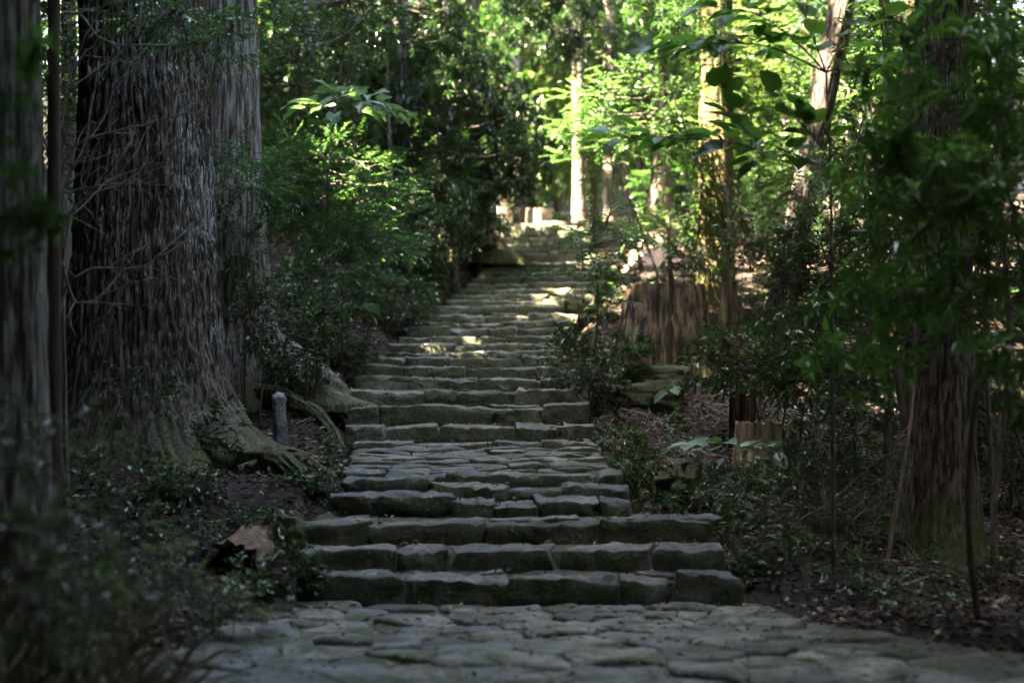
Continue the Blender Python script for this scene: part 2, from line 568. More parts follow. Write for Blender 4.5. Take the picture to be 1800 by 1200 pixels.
gx = axis([(-150, -40, 10), (-40, -12, 2), (-12, -7, 0.4), (-7, 7, 0.12), (7, 12, 0.4), (12, 40, 2), (40, 150, 10)])
gy = axis([(-60, 0, 6), (0, 9, 0.6), (9, 30, 0.14), (30, 48, 0.24), (48, 80, 1.0), (80, 160, 8)])
GX, GY = np.meshgrid(gx, gy)
GZ = ground_z(GX, GY)
nx, ny = len(gx), len(gy)
ii = (np.arange(ny - 1)[:, None] * nx + np.arange(nx - 1)[None, :]).ravel()
gq = np.stack([ii, ii + 1, ii + nx + 1, ii + nx], -1)
ground = link('ground', make_mesh('ground', np.stack([GX, GY, GZ], -1).reshape(-1, 3), [gq], M['soil']))
tag(ground, 'dark forest floor of soil on both sides of the stone stairs', kind='structure')


# ------------------------------------------------------------------ stones
def rounded_block(sx, sy, sz, r, seed, res=0.05, amp=0.022, taper=0.1):
    """A worn, squared stone centred on the origin: a subdivided box with rounded edges and lumpy faces."""
    dims = np.array([sx, sy, sz]) / 2
    cnt = np.clip((np.array([sx, sy, sz]) / res).astype(int), 3, 12)
    rng = np.random.default_rng(seed)
    r = min(r, dims.min() * 0.9)
    cnt = cnt + 2

    def grid_line(ax_):
        e = 1 - r / dims[ax_]
        return np.concatenate([[-1], np.linspace(-e, e, cnt[ax_] - 1), [1]])
    vs, qs, n = [], [], 0
    for ax in range(3):
        u, v = [(1, 2), (2, 0), (0, 1)][ax]
        for sg in (-1, 1):
            a, b = grid_line(u), grid_line(v)
            A, B = np.meshgrid(a, b)
            p = np.zeros((A.size, 3))
            p[:, u] = A.ravel()
            p[:, v] = B.ravel()
            p[:, ax] = sg
            i = (np.arange(cnt[v])[:, None] * (cnt[u] + 1) + np.arange(cnt[u])[None, :]).ravel()
            q = np.stack([i, i + 1, i + cnt[u] + 2, i + cnt[u] + 1], -1)
            if sg < 0:
                q = q[:, ::-1]
            vs.append(p)
            qs.append(q + n)
            n += len(p)
    p = np.concatenate(vs) * dims
    q = np.concatenate(qs)
    key = np.round(p * 1e5).astype(np.int64)
    _, first, inv = np.unique(key, axis=0, return_index=True, return_inverse=True)
    p = p[first]
    q = inv.reshape(-1)[q]
    inner = np.clip(p, -(dims - r), dims - r)
    d = norm(p - inner)
    core = np.abs(p - inner).sum(1, keepdims=True) > 1e-9
    pr = np.where(core, inner + d * r, p)
    t = rng.uniform(-taper, taper, 4)
    pr[:, 0] *= 1 + t[0] * pr[:, 2] / dims[2] + t[1] * pr[:, 1] / dims[1]
    pr[:, 2] *= 1 + 1.3 * t[2] * pr[:, 0] / dims[0]
    pr[:, 2] += dims[2] * t[3] * 0.8 * (pr[:, 0] / dims[0])
    nn = norm(pr / dims ** 2)
    w = pr + seed * 3.7
    disp = (fbm(w * 4.0, seed, 2) - 0.5) * 2.4 * amp + (fbm(w * 13.0, seed + 9, 2) - 0.5) * 2.4 * amp
    edgy = (np.abs(p) > dims - r * 1.01).sum(1)
    chip = np.clip(fbm(w * 9.0, seed + 21, 2) - 0.48, 0, 1) * (edgy >= 2) * amp * 5.0
    return pr + nn * (disp - chip)[:, None], q


stairs = empty('stone_stairs', (P(910, 0, 14.5)[0], 14.5, 0))
tag(stairs, 'long mossy stone stairway climbing through the cedar forest', 'stairs', kind='structure')
srng = np.random.default_rng(21)


def core_mesh(i, back):
    """Packed earth and rubble of one step between its kerb stones and the next riser."""
    y0, z0 = SY[i] + 0.10, SZ[i] - 0.035
    nxx, nyy = 40, max(4, int((back - y0) / 0.08))
    Yg = np.linspace(y0, back, nyy + 1)
    xs = np.linspace(0, 1, nxx + 1)
    V = []
    for yv in Yg:
        xl = np.interp(yv, SY, SXL) + 0.06 if i != 2 else SXL[i] + 0.06
        xr = np.interp(yv, SY, SXR) - 0.06 if i != 2 else SXR[i] - 0.06
        if i in (0, 1):
            xl, xr = SXL[i] + 0.06, SXR[i] - 0.06
        V.append(np.stack([xl + (xr - xl) * xs, np.full(nxx + 1, yv), np.full(nxx + 1, z0)], -1))
    V = np.concatenate(V)
    V[:, 2] += np.where(i == 5, 0.045, 0.07 if i < 6 else 0.03) * np.clip(V[:, 1] - y0, 0, 0.7 if i != 5 else 5) + (fbm(V * np.array([4, 4, 1]), 40 + i, 3) - 0.5) * 0.08
    k = (np.arange(nyy)[:, None] * (nxx + 1) + np.arange(nxx)[None, :]).ravel()
    q = np.stack([k, k + 1, k + nxx + 2, k + nxx + 1], -1)
    # skirts so that the step has a body
    ring = np.concatenate([np.arange(nxx + 1), np.arange(1, nyy + 1) * (nxx + 1) + nxx,
                           (nyy * (nxx + 1) + np.arange(nxx - 1, -1, -1)), np.arange(nyy - 1, 0, -1) * (nxx + 1)])
    low = V[ring].copy()
    low[:, 2] -= 0.34
    m = len(V)
    rr = np.arange(len(ring))
    r2 = (rr + 1) % len(ring)
    q2 = np.stack([ring[r2], ring[rr], m + rr, m + r2], -1)
    return np.concatenate([V, low]), np.concatenate([q, q2])


weed_spots = []
for i in range(len(STEPS)):
    back = (SY[i + 1] + 0.22) if i + 1 < len(STEPS) else SY[i] + 1.2
    v, q = core_mesh(i, back)
    org = np.array([SXL[i], SY[i], SZ[i]])
    step = link('step', make_mesh('step', v - org, [q], M['tread_fill']), stairs, Vector(org) - stairs.location)
    zprev = SZ[i - 1] if i else 0.0
    h = SZ[i] - zprev + 0.06
    x = SXL[i]
    width = SXR[i] - SXL[i]
    big = 0.74 if i < 3 else (0.72 if i < 13 else 0.7)
    cuts = [x]
    while True:
        w = big * srng.uniform(0.55, 1.55)
        if cuts[-1] + w > SXR[i] - 0.25:
            break
        cuts.append(cuts[-1] + w)
    cuts.append(SXR[i])
    arc = 0.10 if i > 5 else 0.05
    for k in range(len(cuts) - 1):
        w = cuts[k + 1] - cuts[k]
        cx = (cuts[k] + cuts[k + 1]) / 2
        gap = srng.uniform(0.0, 0.012) + (0.008 if i < 6 else 0.0)
        depth = srng.uniform(0.26, 0.42)
        if i == 0 or i == 1:
            depth = srng.uniform(0.30, 0.42)
        hh = h * srng.uniform(0.93, 1.05)
        if k in (0, len(cuts) - 2):
            hh *= 1.05
        s = 1000 + i * 20 + k
        res = 0.05 if i < 14 else 0.08
        v, q = rounded_block(w - gap, depth, hh, srng.uniform(0.010, 0.026), s, res, srng.uniform(0.018, 0.034))
        a = srng.normal(0, 0.022 if i < 12 else 0.012)
        b = srng.normal(0.045 if i < 6 else 0.02, 0.03)
        g = srng.normal(0, 0.05)
        c = np.array([cx, SY[i] + depth / 2 + srng.normal(0, 0.03), SZ[i] - h / 2 + 0.012 + srng.normal(0, 0.014)])
        t = (cx - SXL[i]) / width - 0.5
        c[1] += arc * (1 - 4 * t * t) * srng.uniform(-0.3, 0.6)
        if i in (3, 4, 5, 10, 11) and t < -0.28:
            c[2] += 0.05
            c[1] += 0.05
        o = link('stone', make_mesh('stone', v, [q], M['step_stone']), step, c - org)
        o.rotation_euler = (b, a, g)
        if i < 26 and i != 5 and srng.random() < 0.5:      # a thin tread slab lying behind the kerb stone
            tw, td = srng.uniform(0.35, 0.8) * w, srng.uniform(0.16, 0.3)
            v, q = rounded_block(tw, td, 0.09, 0.014, s + 7000, 0.06, 0.016, 0.2)
            c2 = np.array([cx + srng.uniform(-0.3, 0.3) * w, SY[i] + srng.uniform(0.16, 0.30) + td / 2, SZ[i] - 0.045 + srng.uniform(0.012, 0.04)])
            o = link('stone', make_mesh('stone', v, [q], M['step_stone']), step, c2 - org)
            o.rotation_euler = (srng.normal(0.05, 0.03), srng.normal(0, 0.03), srng.normal(0, 0.15))
        if k and srng.random() < 0.55:
            weed_spots.append((cuts[k], SY[i] - 0.03, zprev + 0.02 if srng.random() < 0.6 else SZ[i] - 0.02))
        if srng.random() < 0.5:
            weed_spots.append((cx + srng.normal(0, 0.1), SY[i] - 0.05, zprev - 0.01))


# ------------------------------------------------------------------ flat paving slabs (irregular cells)
def clip_cell(pt, others, half):
    poly = [np.array([pt[0] + a * half, pt[1] + b * half]) for a, b in ((-1, -1), (1, -1), (1, 1), (-1, 1))]
    for o in others:
        mid = (pt + o) / 2
        n = o - pt
        out = []
        for a, b in zip(poly, poly[1:] + poly[:1]):
            da, db = np.dot(a - mid, n), np.dot(b - mid, n)
            if da <= 0:
                out.append(a)
            if da * db < 0:
                out.append(a + (b - a) * da / (da - db))
        poly = out
        if len(poly) < 3:
            return None
    return np.array(poly)


def slab_mesh(poly, gap, thick, seed, bulge):
    c = poly.mean(0)
    d = poly - c
    L = np.linalg.norm(d, axis=1, keepdims=True)
    p = c + d * np.clip(1 - gap / L, 0.3, 1)
    for f_ in (0.12, 0.25):
        nxt = np.roll(p, -1, 0)
        p = np.stack([(1 - f_) * p + f_ * nxt, f_ * p + (1 - f_) * nxt], 1).reshape(-1, 2)
        keep = np.linalg.norm(p - np.roll(p, 1, 0), axis=1) > 0.012
        p = p[keep]
    rng = np.random.default_rng(seed)
    n = len(p)
    j = fbm(np.c_[p * 5, np.full(n, seed * 1.7)], seed, 2) - 0.5
    p = c + (p - c) * (1 + 0.16 * j[:, None])
    rings = [(0.98, -thick), (1.01, -0.022), (0.975, -0.004), (0.8, 0.0), (0.45, bulge * 0.5)]
    tilt = rng.normal(0, 0.022, 2)
    V = []
    for s, z in rings:
        xy = c + (p - c) * s
        zz = z + (fbm(np.c_[xy * 4.5, np.full(n, seed * 0.7)], seed + 3, 2) - 0.5) * 0.07 + (xy - c) @ tilt
        V.append(np.c_[xy, zz])
    V.append(np.array([[c[0], c[1], bulge]]))
    V = np.concatenate(V)
    a = np.arange(n)
    b = (a + 1) % n
    q = np.concatenate([np.stack([r * n + a, r * n + b, (r + 1) * n + b, (r + 1) * n + a], -1) for r in range(len(rings) - 1)])
    m = (len(rings) - 1) * n
    t = np.stack([m + a, m + b, np.full(n, len(V) - 1)], -1)
    return V - np.array([c[0], c[1], 0]), q, t, c


def pave(parent, xl, xr, y0, y1, cell, zfun, name, mat, seed, gap=0.006):
    rng = np.random.default_rng(seed)
    pts = []
    row = 0
    y = y0 - cell * 2
    while y < y1 + cell * 2:
        x = -6 + (row % 2) * cell * 0.5
        while x < 7.5:
            if rng.random() > 0.22:
                pts.append((x + rng.uniform(-0.5, 0.5) * cell * 1.25, y + rng.uniform(-0.5, 0.5) * cell * 0.8))
            x += cell * 1.25
        y += cell * 0.8
        row += 1
    pts = np.array(pts)
    for k, p in enumerate(pts):
        if not (y0 < p[1] < y1 and xl(p[1]) < p[0] < xr(p[1])):
            continue
        dd = np.linalg.norm(pts - p, axis=1)
        near = pts[(dd < cell * 3) & (dd > 1e-6)]
        poly = clip_cell(p, list(near), cell * 1.15)
        if poly is None:
            continue
        V, q, t, c = slab_mesh(poly, gap + rng.uniform(0, 0.016), 0.12, seed + k, rng.uniform(0.004, 0.02))
        o = link(name, make_mesh(name, V, [q, t], mat), parent)
        loc = Vector((c[0], c[1], zfun(c[0], c[1]) + rng.normal(0, 0.012)))
        o.location = loc - parent.location - (parent.parent.location if parent.parent else Vector((0, 0, 0)))


pv, pq = [], []
pyy = np.linspace(8.6, 14.75, 60)
pxs = np.linspace(0, 1, 70)
PV = np.concatenate([np.stack([edge_l(np.array(y)) - 0.25 + (edge_r(np.array(y)) - edge_l(np.array(y)) + 0.5) * pxs, np.full(70, y), np.zeros(70)], -1) for y in pyy])
PV[:, 2] = -0.026 + (fbm(PV * 3.0, 77, 3) - 0.5) * 0.03
kk = (np.arange(59)[:, None] * 70 + np.arange(69)[None, :]).ravel()
path = link('path', make_mesh('path', PV, [np.stack([kk, kk + 1, kk + 71, kk + 70], -1)], M['path_fill']))
tag(path, 'paved stone path leading up to the foot of the stairs', kind='structure')
pave(path, edge_l, edge_r, 9.4, 14.42, 0.40, lambda x, y: 0.0, 'paving_slab', M['path_stone'], 300)
landing = [o for o in bpy.data.objects if o.name.startswith('step.') and abs(o.location.y + stairs.location.y - SY[5]) < 0.01][0]
pave(landing, lambda y: np.interp(y, SY, SXL) + 0.12, lambda y: np.interp(y, SY, SXR) - 0.12, SY[5] + 0.38, SY[6] - 0.05, 0.36,
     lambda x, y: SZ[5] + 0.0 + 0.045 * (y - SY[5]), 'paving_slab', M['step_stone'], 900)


# ------------------------------------------------------------------ trees
# where the canopy has gaps and the sun comes through: (point, radius)
GAPS = [(P(950, 378, 46), 1.0), (P(1018, 300, 45), 0.8), (P(1150, 430, 37), 1.1), (P(1110, 200, 30), 0.85), (P(1040, 235, 30.3), 0.6),
        (P(1210, 170, 30), 0.4), (P(612, 180, 25.6), 0.66), (P(940, 405, 41), 0.45), (P(1030, 408, 40.5), 0.35), (P(1370, 190, 42), 1.1),
        (P(700, 652, 24.8), 0.16), (P(410, 955, 15.3), 0.4),
        (P(1190, 840, 16.9), 0.34), (P(1320, 775, 20.4), 0.3), (P(1150, 760, 21.5), 0.38), (P(1250, 800, 20), 0.2),
        (P(1120, 400, 30), 0.5), (P(1370, 460, 31), 0.5), (P(560, 300, 26), 0.35), (P(940, 250, 55), 2.6), (P(975, 150, 58), 3.0), (P(940, 340, 50), 2.0), (P(915, 60, 60), 2.2)]


def sun_cull(pos, soft, rng):
    keep = np.ones(len(pos), bool)
    for c, r in GAPS:
        d = pos - c
        t = d @ SUNV
        dist = np.linalg.norm(d - t[:, None] * SUNV, axis=1)
        keep &= ~((t > 0.6) & (dist < r + soft * rng.uniform(-0.3, 1.0, len(pos))))
    return keep


def trunk_mesh(base, path_pts, radii, ntheta, nz, seed, ridge=0.03, cell=0.055, lobes=None, mat=None, name='trunk', vcell=0.55):
    """A bark covered trunk round a path; ridge = depth of the bark strips, lobes(theta, height) adds buttresses. Local to base."""
    c = spline(path_pts, nz)
    R = np.interp(c[:, 2], np.asarray(path_pts)[:, 2], radii)
    th = np.linspace(0, 2 * np.pi, ntheta, endpoint=False)
    T, Z = np.meshgrid(th, np.arange(nz))
    h = c[:, 2][:, None] + 0 * T
    rr = R[:, None] + 0 * T
    if lobes is not None:
        rr = rr + lobes(T, h)
    k = R.mean() / cell
    q = np.stack([np.cos(T) * k, np.sin(T) * k, h / vcell], -1).reshape(-1, 3)
    warp = (fbm(np.stack([np.cos(T) * 2, np.sin(T) * 2, h * 0.5], -1).reshape(-1, 3), seed + 5, 2) - 0.5)
    n1 = noise(q + warp[:, None] * 3.0, seed)
    n2 = noise(q * np.array([2.2, 2.2, 2.6]) + 31, seed + 1)
    rid = (np.abs(n1 * 2 - 1) ** 0.7 - 0.45) + 0.35 * (n2 - 0.5)
    low = (fbm(np.stack([np.cos(T) * 1.3, np.sin(T) * 1.3, h * 0.35], -1).reshape(-1, 3), seed + 2, 2) - 0.5)
    rr = rr + (rid * ridge).reshape(T.shape) + (low * 0.22).reshape(T.shape) * R.mean()
    V = np.stack([c[:, 0][:, None] + rr * np.cos(T), c[:, 1][:, None] + rr * np.sin(T), h], -1).reshape(-1, 3)
    i = np.arange(nz - 1)[:, None] * ntheta
    j = np.arange(ntheta)[None, :]
    j2 = (j + 1) % ntheta
    Q = np.stack([i + j, i + j2, i + ntheta + j2, i + ntheta + j], -1).reshape(-1, 4)
    return make_mesh(name, V, [Q], mat)


def crown_geo(geo, centre, rx, rz, n, rng, cull=True, L=0.72, W=0.46, gapx=True):
    """Drooping cedar sprays through a tall ellipsoid."""
    u = norm(rng.normal(size=(n, 3))) * (rng.uniform(0.15, 1, (n, 1)) ** 0.4)
    p = u * np.array([rx, rx, rz])
    p[:, :2] *= (1 - 0.35 * (p[:, 2:3] / rz))
    p = p + centre
    if cull:
        keep = sun_cull(p, 0.35, rng)
        if gapx:      # crowns cut open over the stairway and beside it to let skylight in
            mid = (edge_l(p[:, 1]) + edge_r(p[:, 1])) / 2
            keep &= ~((p[:, 0] - mid > -2.6) & (p[:, 0] - mid < 1.9) & (p[:, 1] > 11.5) & (p[:, 1] < 43))
            keep &= ~((p[:, 0] > 1.5) & (p[:, 0] < 5.5) & (p[:, 1] > 11.5) & (p[:, 1] < 15))
            keep &= ~((p[:, 0] > -4.6) & (p[:, 0] <= -2.6) & (p[:, 1] > 10.5) & (p[:, 1] <= 13) & (p[:, 2] < 17))
        # never in the picture: the crowns start above it
        p = p[keep]
    d = norm(np.c_[p[:, :2] - centre[:2], np.full(len(p), -0.25)] + rng.normal(0, 0.5, (len(p), 3)))
    up = norm(rng.normal(0, 0.5, (len(p), 3)) + np.array([0, 0, 1]))
    add_leaves(geo, p, d, up, L * rng.uniform(0.6, 1.3, len(p)), W * rng.uniform(0.7, 1.2, len(p)), 'strip', rng.uniform(0, 0.9, len(p)))


def cedar(px, py_base, Y, half_px, name, label, mat, seed, lean=(0, 0), height=20, ntheta=120, nz=90, ridge=0.03, cell=0.055, vcell=0.4,
          lobes=None, crown=True, crown_r=3.6, crown_n=750, cat='tree', group=None, taper=0.55, clear=11.0, zb=None, wob=0.0):
    b = P(px, py_base, Y)
    if zb is None:
        b[2] = ground_z(b[0], b[1]) - 0.15
    else:
        b[2] = zb
    r = half_px * Y / FPX
    root = empty(name, b)
    tag(root, label, cat, group)
    rng = np.random.default_rng(seed)
    t = np.linspace(0, 1, 14)
    # dense rings near the ground, where the picture looks
    zs = height * t ** 1.6
    pts = np.stack([lean[0] * zs + 0.03 * r * np.sin(zs + seed) + wob * (np.sin(zs * 1.7 + seed) - math.sin(seed)), lean[1] * zs + wob * np.sin(zs * 1.1), zs], -1)
    radii = r * (1 - (1 - 0.35) * np.clip(zs / height, 0, 1) ** 1.0 * taper / 0.55)
    link('trunk', trunk_mesh(b, pts, radii, ntheta, nz, seed, ridge, cell, lobes, mat, 'trunk', vcell), root)
    if crown:
        g = Geo()
        c = b + np.array([lean[0] * (clear + 5), lean[1] * (clear + 5), clear + (height + 2 - clear) / 2])
        crown_geo(g, c, crown_r, (height + 3 - clear) / 2, crown_n, rng)
        if g.n:
            cr = link('crown', g.mesh('crown', M['cedar_needle'], False, b), root)
            cr['kind'] = 'stuff'
    return root, b


def giant_lobes(T, h):
    # buttress roots: angle, reach, spread, height scale
    e = 0
    for a, reach, sp, hs in ((-0.22, 1.25, 0.42, 0.42), (-0.95, 0.75, 0.35, 0.38), (-1.7, 0.55, 0.4, 0.5), (-2.6, 0.5, 0.4, 0.5), (1.4, 0.6, 0.6, 0.5), (2.6, 0.4, 0.6, 0.5)):
        d = (T - a + np.pi) % (2 * np.pi) - np.pi
        e = e + reach * np.exp(-(d / sp) ** 2) * np.exp(-np.clip(h - 0.1, 0, None) / hs)
    return e + 0.38 * np.exp(-h / 1.3) + 0.05 * np.sin(3 * T + 1.0) + 0.04 * np.sin(5 * T + 0.3)


def buttress(lst, base=0.2, hs0=0.8):
    def f(T, h):
        e = base * np.exp(-h / hs0)
        for a, reach, sp, hs in lst:
            d = (T - a + np.pi) % (2 * np.pi) - np.pi
            e = e + reach * np.exp(-(d / sp) ** 2) * np.exp(-np.clip(h - 0.1, 0, None) / hs)
        return e
    return f


giant, giant_b = cedar(244, 830, 19.7, 118, 'giant_cedar', 'giant dark cedar with white lichen streaks and a mossy root spreading to the steps',
                       M['cedar'], 11, height=22, ntheta=470, nz=250, ridge=0.075, cell=0.050, vcell=0.26, lobes=giant_lobes, crown_r=6.5, crown_n=2700, taper=0.2)
second, second_b = cedar(398, 690, 23.2, 62, 'cedar', 'pale grey cedar trunk standing right behind the giant dark cedar', M['cedar_grey'], 12,
                         height=22, ntheta=220, nz=130, ridge=0.034, cell=0.04,
                         lobes=buttress([(-0.3, 1.35, 0.33, 0.42), (-1.2, 0.3, 0.4, 0.4)], 0.34, 1.7), crown_r=6.0, crown_n=2900, taper=0.3)
cedar(-12, 900, 12.6, 97, 'cedar', 'grey cedar trunk with pale vertical flecks cut by the left edge of the picture', M['cedar_grey'], 13,
      height=20, ntheta=180, nz=110, ridge=0.028, cell=0.042, lobes=buttress([], 0.12, 0.7), crown_r=5.5, crown_n=2700, clear=9)
cedar(95, 880, 13.6, 14, 'slim_tree', 'slim smooth brown trunk close beside the grey trunk at the left edge', M['brown_bark'], 14, height=14,
      ntheta=24, nz=60, ridge=0.004, crown=False)
cedar(706, 470, 33.5, 15, 'slim_cedar', 'slim straight trunk rising through the dark long leaved trees left of the stairs', M['cedar_grey'], 15,
      height=20, ntheta=64, nz=70, ridge=0.015, crown_r=5.0, crown_n=1700)
cedar(808, 450, 36.5, 42, 'cedar', 'thick dark trunk with flared foot beside the upper stairs under long leaved branches', M['cedar'], 16, height=20,
      ntheta=140, nz=90, ridge=0.03, lobes=buttress([(-0.35, 0.75, 0.45, 0.55), (-1.3, 0.4, 0.5, 0.5), (3.0, 0.4, 0.6, 0.5)], 0.3, 1.0), crown_r=4.6, crown_n=1400)
cedar(888, 388, 46, 14, 'slim_cedar', 'left of two close slim grey trunks at the top of the stairs', M['cedar_grey'], 17, height=20, ntheta=80, nz=80, ridge=0.012)
cedar(908, 388, 45.4, 10, 'slim_cedar', 'dark slim trunk touching its pale twin at the top of the stairs', M['cedar'], 18, height=20, ntheta=80, nz=80, ridge=0.012)
cedar(1018, 390, 45.2, 13, 'slim_cedar', 'sunlit pinkish trunk right of the bright stump at the top of the stairs', M['cedar_far'], 19, height=20, ntheta=90, nz=90, ridge=0.012,
      lobes=buttress([(-2.4, 0.2, 0.5, 0.4)], 0.08, 0.5))
cedar(1071, 398, 43, 11, 'slim_cedar', 'slim shaded trunk just right of the sunlit pinkish trunk', M['cedar_far'], 20, height=20, ntheta=90, nz=90, ridge=0.012,
      lobes=buttress([], 0.12, 0.6))
cedar(1130, 395, 48, 10, 'slim_cedar', 'thin far trunk in the dark gap between two flared trunks', M['cedar_far'], 22, height=20, ntheta=80, nz=80, ridge=0.012)
cedar(1162, 448, 37, 17, 'slim_cedar', 'flared sunlit trunk on the bare pinkish earth mound', M['cedar_far'], 23, height=20, ntheta=120, nz=130, ridge=0.014,
      lobes=buttress([(-2.0, 0.2, 0.5, 0.5)], 0.25, 0.9))
cedar(1258, 510, 31, 33, 'cedar', 'olive mossy cedar trunk standing behind the big cut stump', M['cedar_moss'], 24, height=21, ntheta=140, nz=90, ridge=0.018,
      lobes=buttress([], 0.05, 0.6), taper=0.35)
cedar(1350, 570, 28, 26, 'leaning_tree', 'leaning rough brown trunk right of the big cut stump', M['cedar'], 25, lean=(0.205, 0.02), height=17, ntheta=120, nz=110,
      ridge=0.025, lobes=buttress([], 0.1, 0.7), taper=0.4)
cedar(1655, 970, 17.0, 55, 'cedar', 'dark cedar trunk with pale streaks behind the near leafy branches', M['cedar'], 26, height=18, ntheta=210, nz=130, ridge=0.03, cell=0.045,
      lobes=buttress([(-1.6, 0.12, 0.6, 0.5)], 0.14, 0.8), taper=0.5, crown_r=5.0, crown_n=1900, clear=8)
cedar(1612, 800, 24.5, 27, 'cedar', 'reddish trunk high up behind the leafy branches at the upper right', M['red_bark'], 27, height=20, ntheta=120, nz=110, ridge=0.02)
cedar(1726, 1030, 13.2, 6.5, 'sapling', 'thin dark brown stem in front of the dark streaked cedar at the right', M['brown_bark'], 28, height=5, ntheta=12, nz=40, ridge=0.002, crown=False, wob=0.07)
cedar(1753, 960, 15.5, 7, 'sapling', 'thin greyish stem at the right edge beyond the dark brown stem', M['thin_bark'], 29, height=6, ntheta=12, nz=40, ridge=0.002, crown=False, wob=0.07)
cedar(1556, 972, 16.2, 4.5, 'sapling', 'thin pale bent stem left of the dark streaked cedar', M['pale_wood'], 30, lean=(0.08, 0), height=2.6, ntheta=10, nz=30, ridge=0.002, crown=False, wob=0.07)
cedar(1548, 880, 19, 8, 'sapling', 'thin brown stem in the dark dead brush right of the pale stump', M['thin_bark'], 31, height=6, ntheta=12, nz=40, ridge=0.002, crown=False, wob=0.07)

# cedars further back: only their stems show between the leaves, crowns added above view for shade
brn = np.random.default_rng(61)
back_mesh = None
ORD = 'first second third fourth fifth sixth seventh eighth ninth tenth eleventh twelfth thirteenth fourteenth fifteenth sixteenth seventeenth'.split()
spots = [(560, 47), (655, 50), (745, 48), (470, 52), (820, 54), (600, 60), (700, 66), (1130, 56), (1190, 50), (1245, 47), (1300, 54), (1365, 49), (1420, 57),
         (1490, 48), (1555, 55), (1640, 46), (1700, 53), (1770, 48), (1230, 64), (1340, 68), (1480, 66), (800, 68), (860, 76), (1080, 74), (1600, 66), (380, 58), (250, 50), (120, 46)]
for k, (px, Y) in enumerate(spots):
    b = np.array([(px - 900) / FPX * Y, Y, 0.0])
    b[2] = float(ground_z(b[0], b[1])) - 0.1
    root = empty('distant_cedar', b)
    side = 'left' if px < 870 else 'right'
    nth = sorted([q[0] for q in spots if (q[0] < 870) == (px < 870)], reverse=(px < 870)).index(px) + 1
    tag(root, 'slim distant cedar stem in the forest %s of the far clearing, %s counted outward' % (side, ORD[nth - 1]), 'tree', 'distant cedar stems')
    if back_mesh is None:
        zs = np.linspace(0, 20, 8)
        back_mesh = trunk_mesh(b, np.stack([0 * zs, 0 * zs, zs], -1), 0.24 * (1 - 0.5 * zs / 20), 40, 40, 56, 0.015, 0.06, buttress([], 0.12, 0.8), M['red_bark'])
    link('trunk', back_mesh, root)
    g = Geo()
    crown_geo(g, b + np.array([0, 0, 15.5]), 3.6, 6.0, 900, brn, L=0.9, W=0.6)
    if g.n:
        link('crown', g.mesh('crown', M['cedar_needle'], False, b), root)['kind'] = 'stuff'

# more forest cedars whose crowns close the canopy
crng = np.random.default_rng(99)
n_extra = 0
extra_mesh = None
grid = [(a + crng.uniform(-1.2, 1.2), b_ + crng.uniform(-1.2, 1.2), 14.5) for b_ in np.arange(-30, 50, 4.6) for a in np.arange(-26, 20, 4.6)]
grid += [(-5.6, 11.2, 18.5), (-6.4, 14.6, 18.5), (-4.4, 8.0, 18.5), (-7.5, 17.5, 18.0)]  # cedars added out of view to block sun on the right side
for x, y, zc in grid:
    if True:
        if y > 0 and -0.31 * y - 1.0 < x < 0.31 * y + 1.0:
            continue
        if -9 < y <= 0 and abs(x) < 2.5:
            continue
        if x > 12 and y < 20:
            continue
        b = np.array([x, y, float(ground_z(x, y)) - 0.1])
        root = empty('forest_cedar', b)
        tag(root, 'tall forest cedar outside the view that shades the stairs', 'tree', 'cedars closing the canopy')
        if extra_mesh is None:
            zs = np.linspace(0, 20, 8)
            extra_mesh = trunk_mesh(b, np.stack([0 * zs, 0 * zs, zs], -1), 0.38 * (1 - 0.6 * zs / 20), 60, 40, 55, 0.02, 0.06, buttress([], 0.2, 0.8), M['cedar_far'])
        link('trunk', extra_mesh, root)
        g = Geo()
        crown_geo(g, b + np.array([0, 0, zc if y > 2 else 11.5]), 4.0, 7.0 if y > 2 else 9.5, 1250 if (x < 0 and y > -6) else 650, crng, L=0.98, W=0.70)
        if g.n:
            link('crown', g.mesh('crown', M['cedar_needle'], False, b), root)['kind'] = 'stuff'

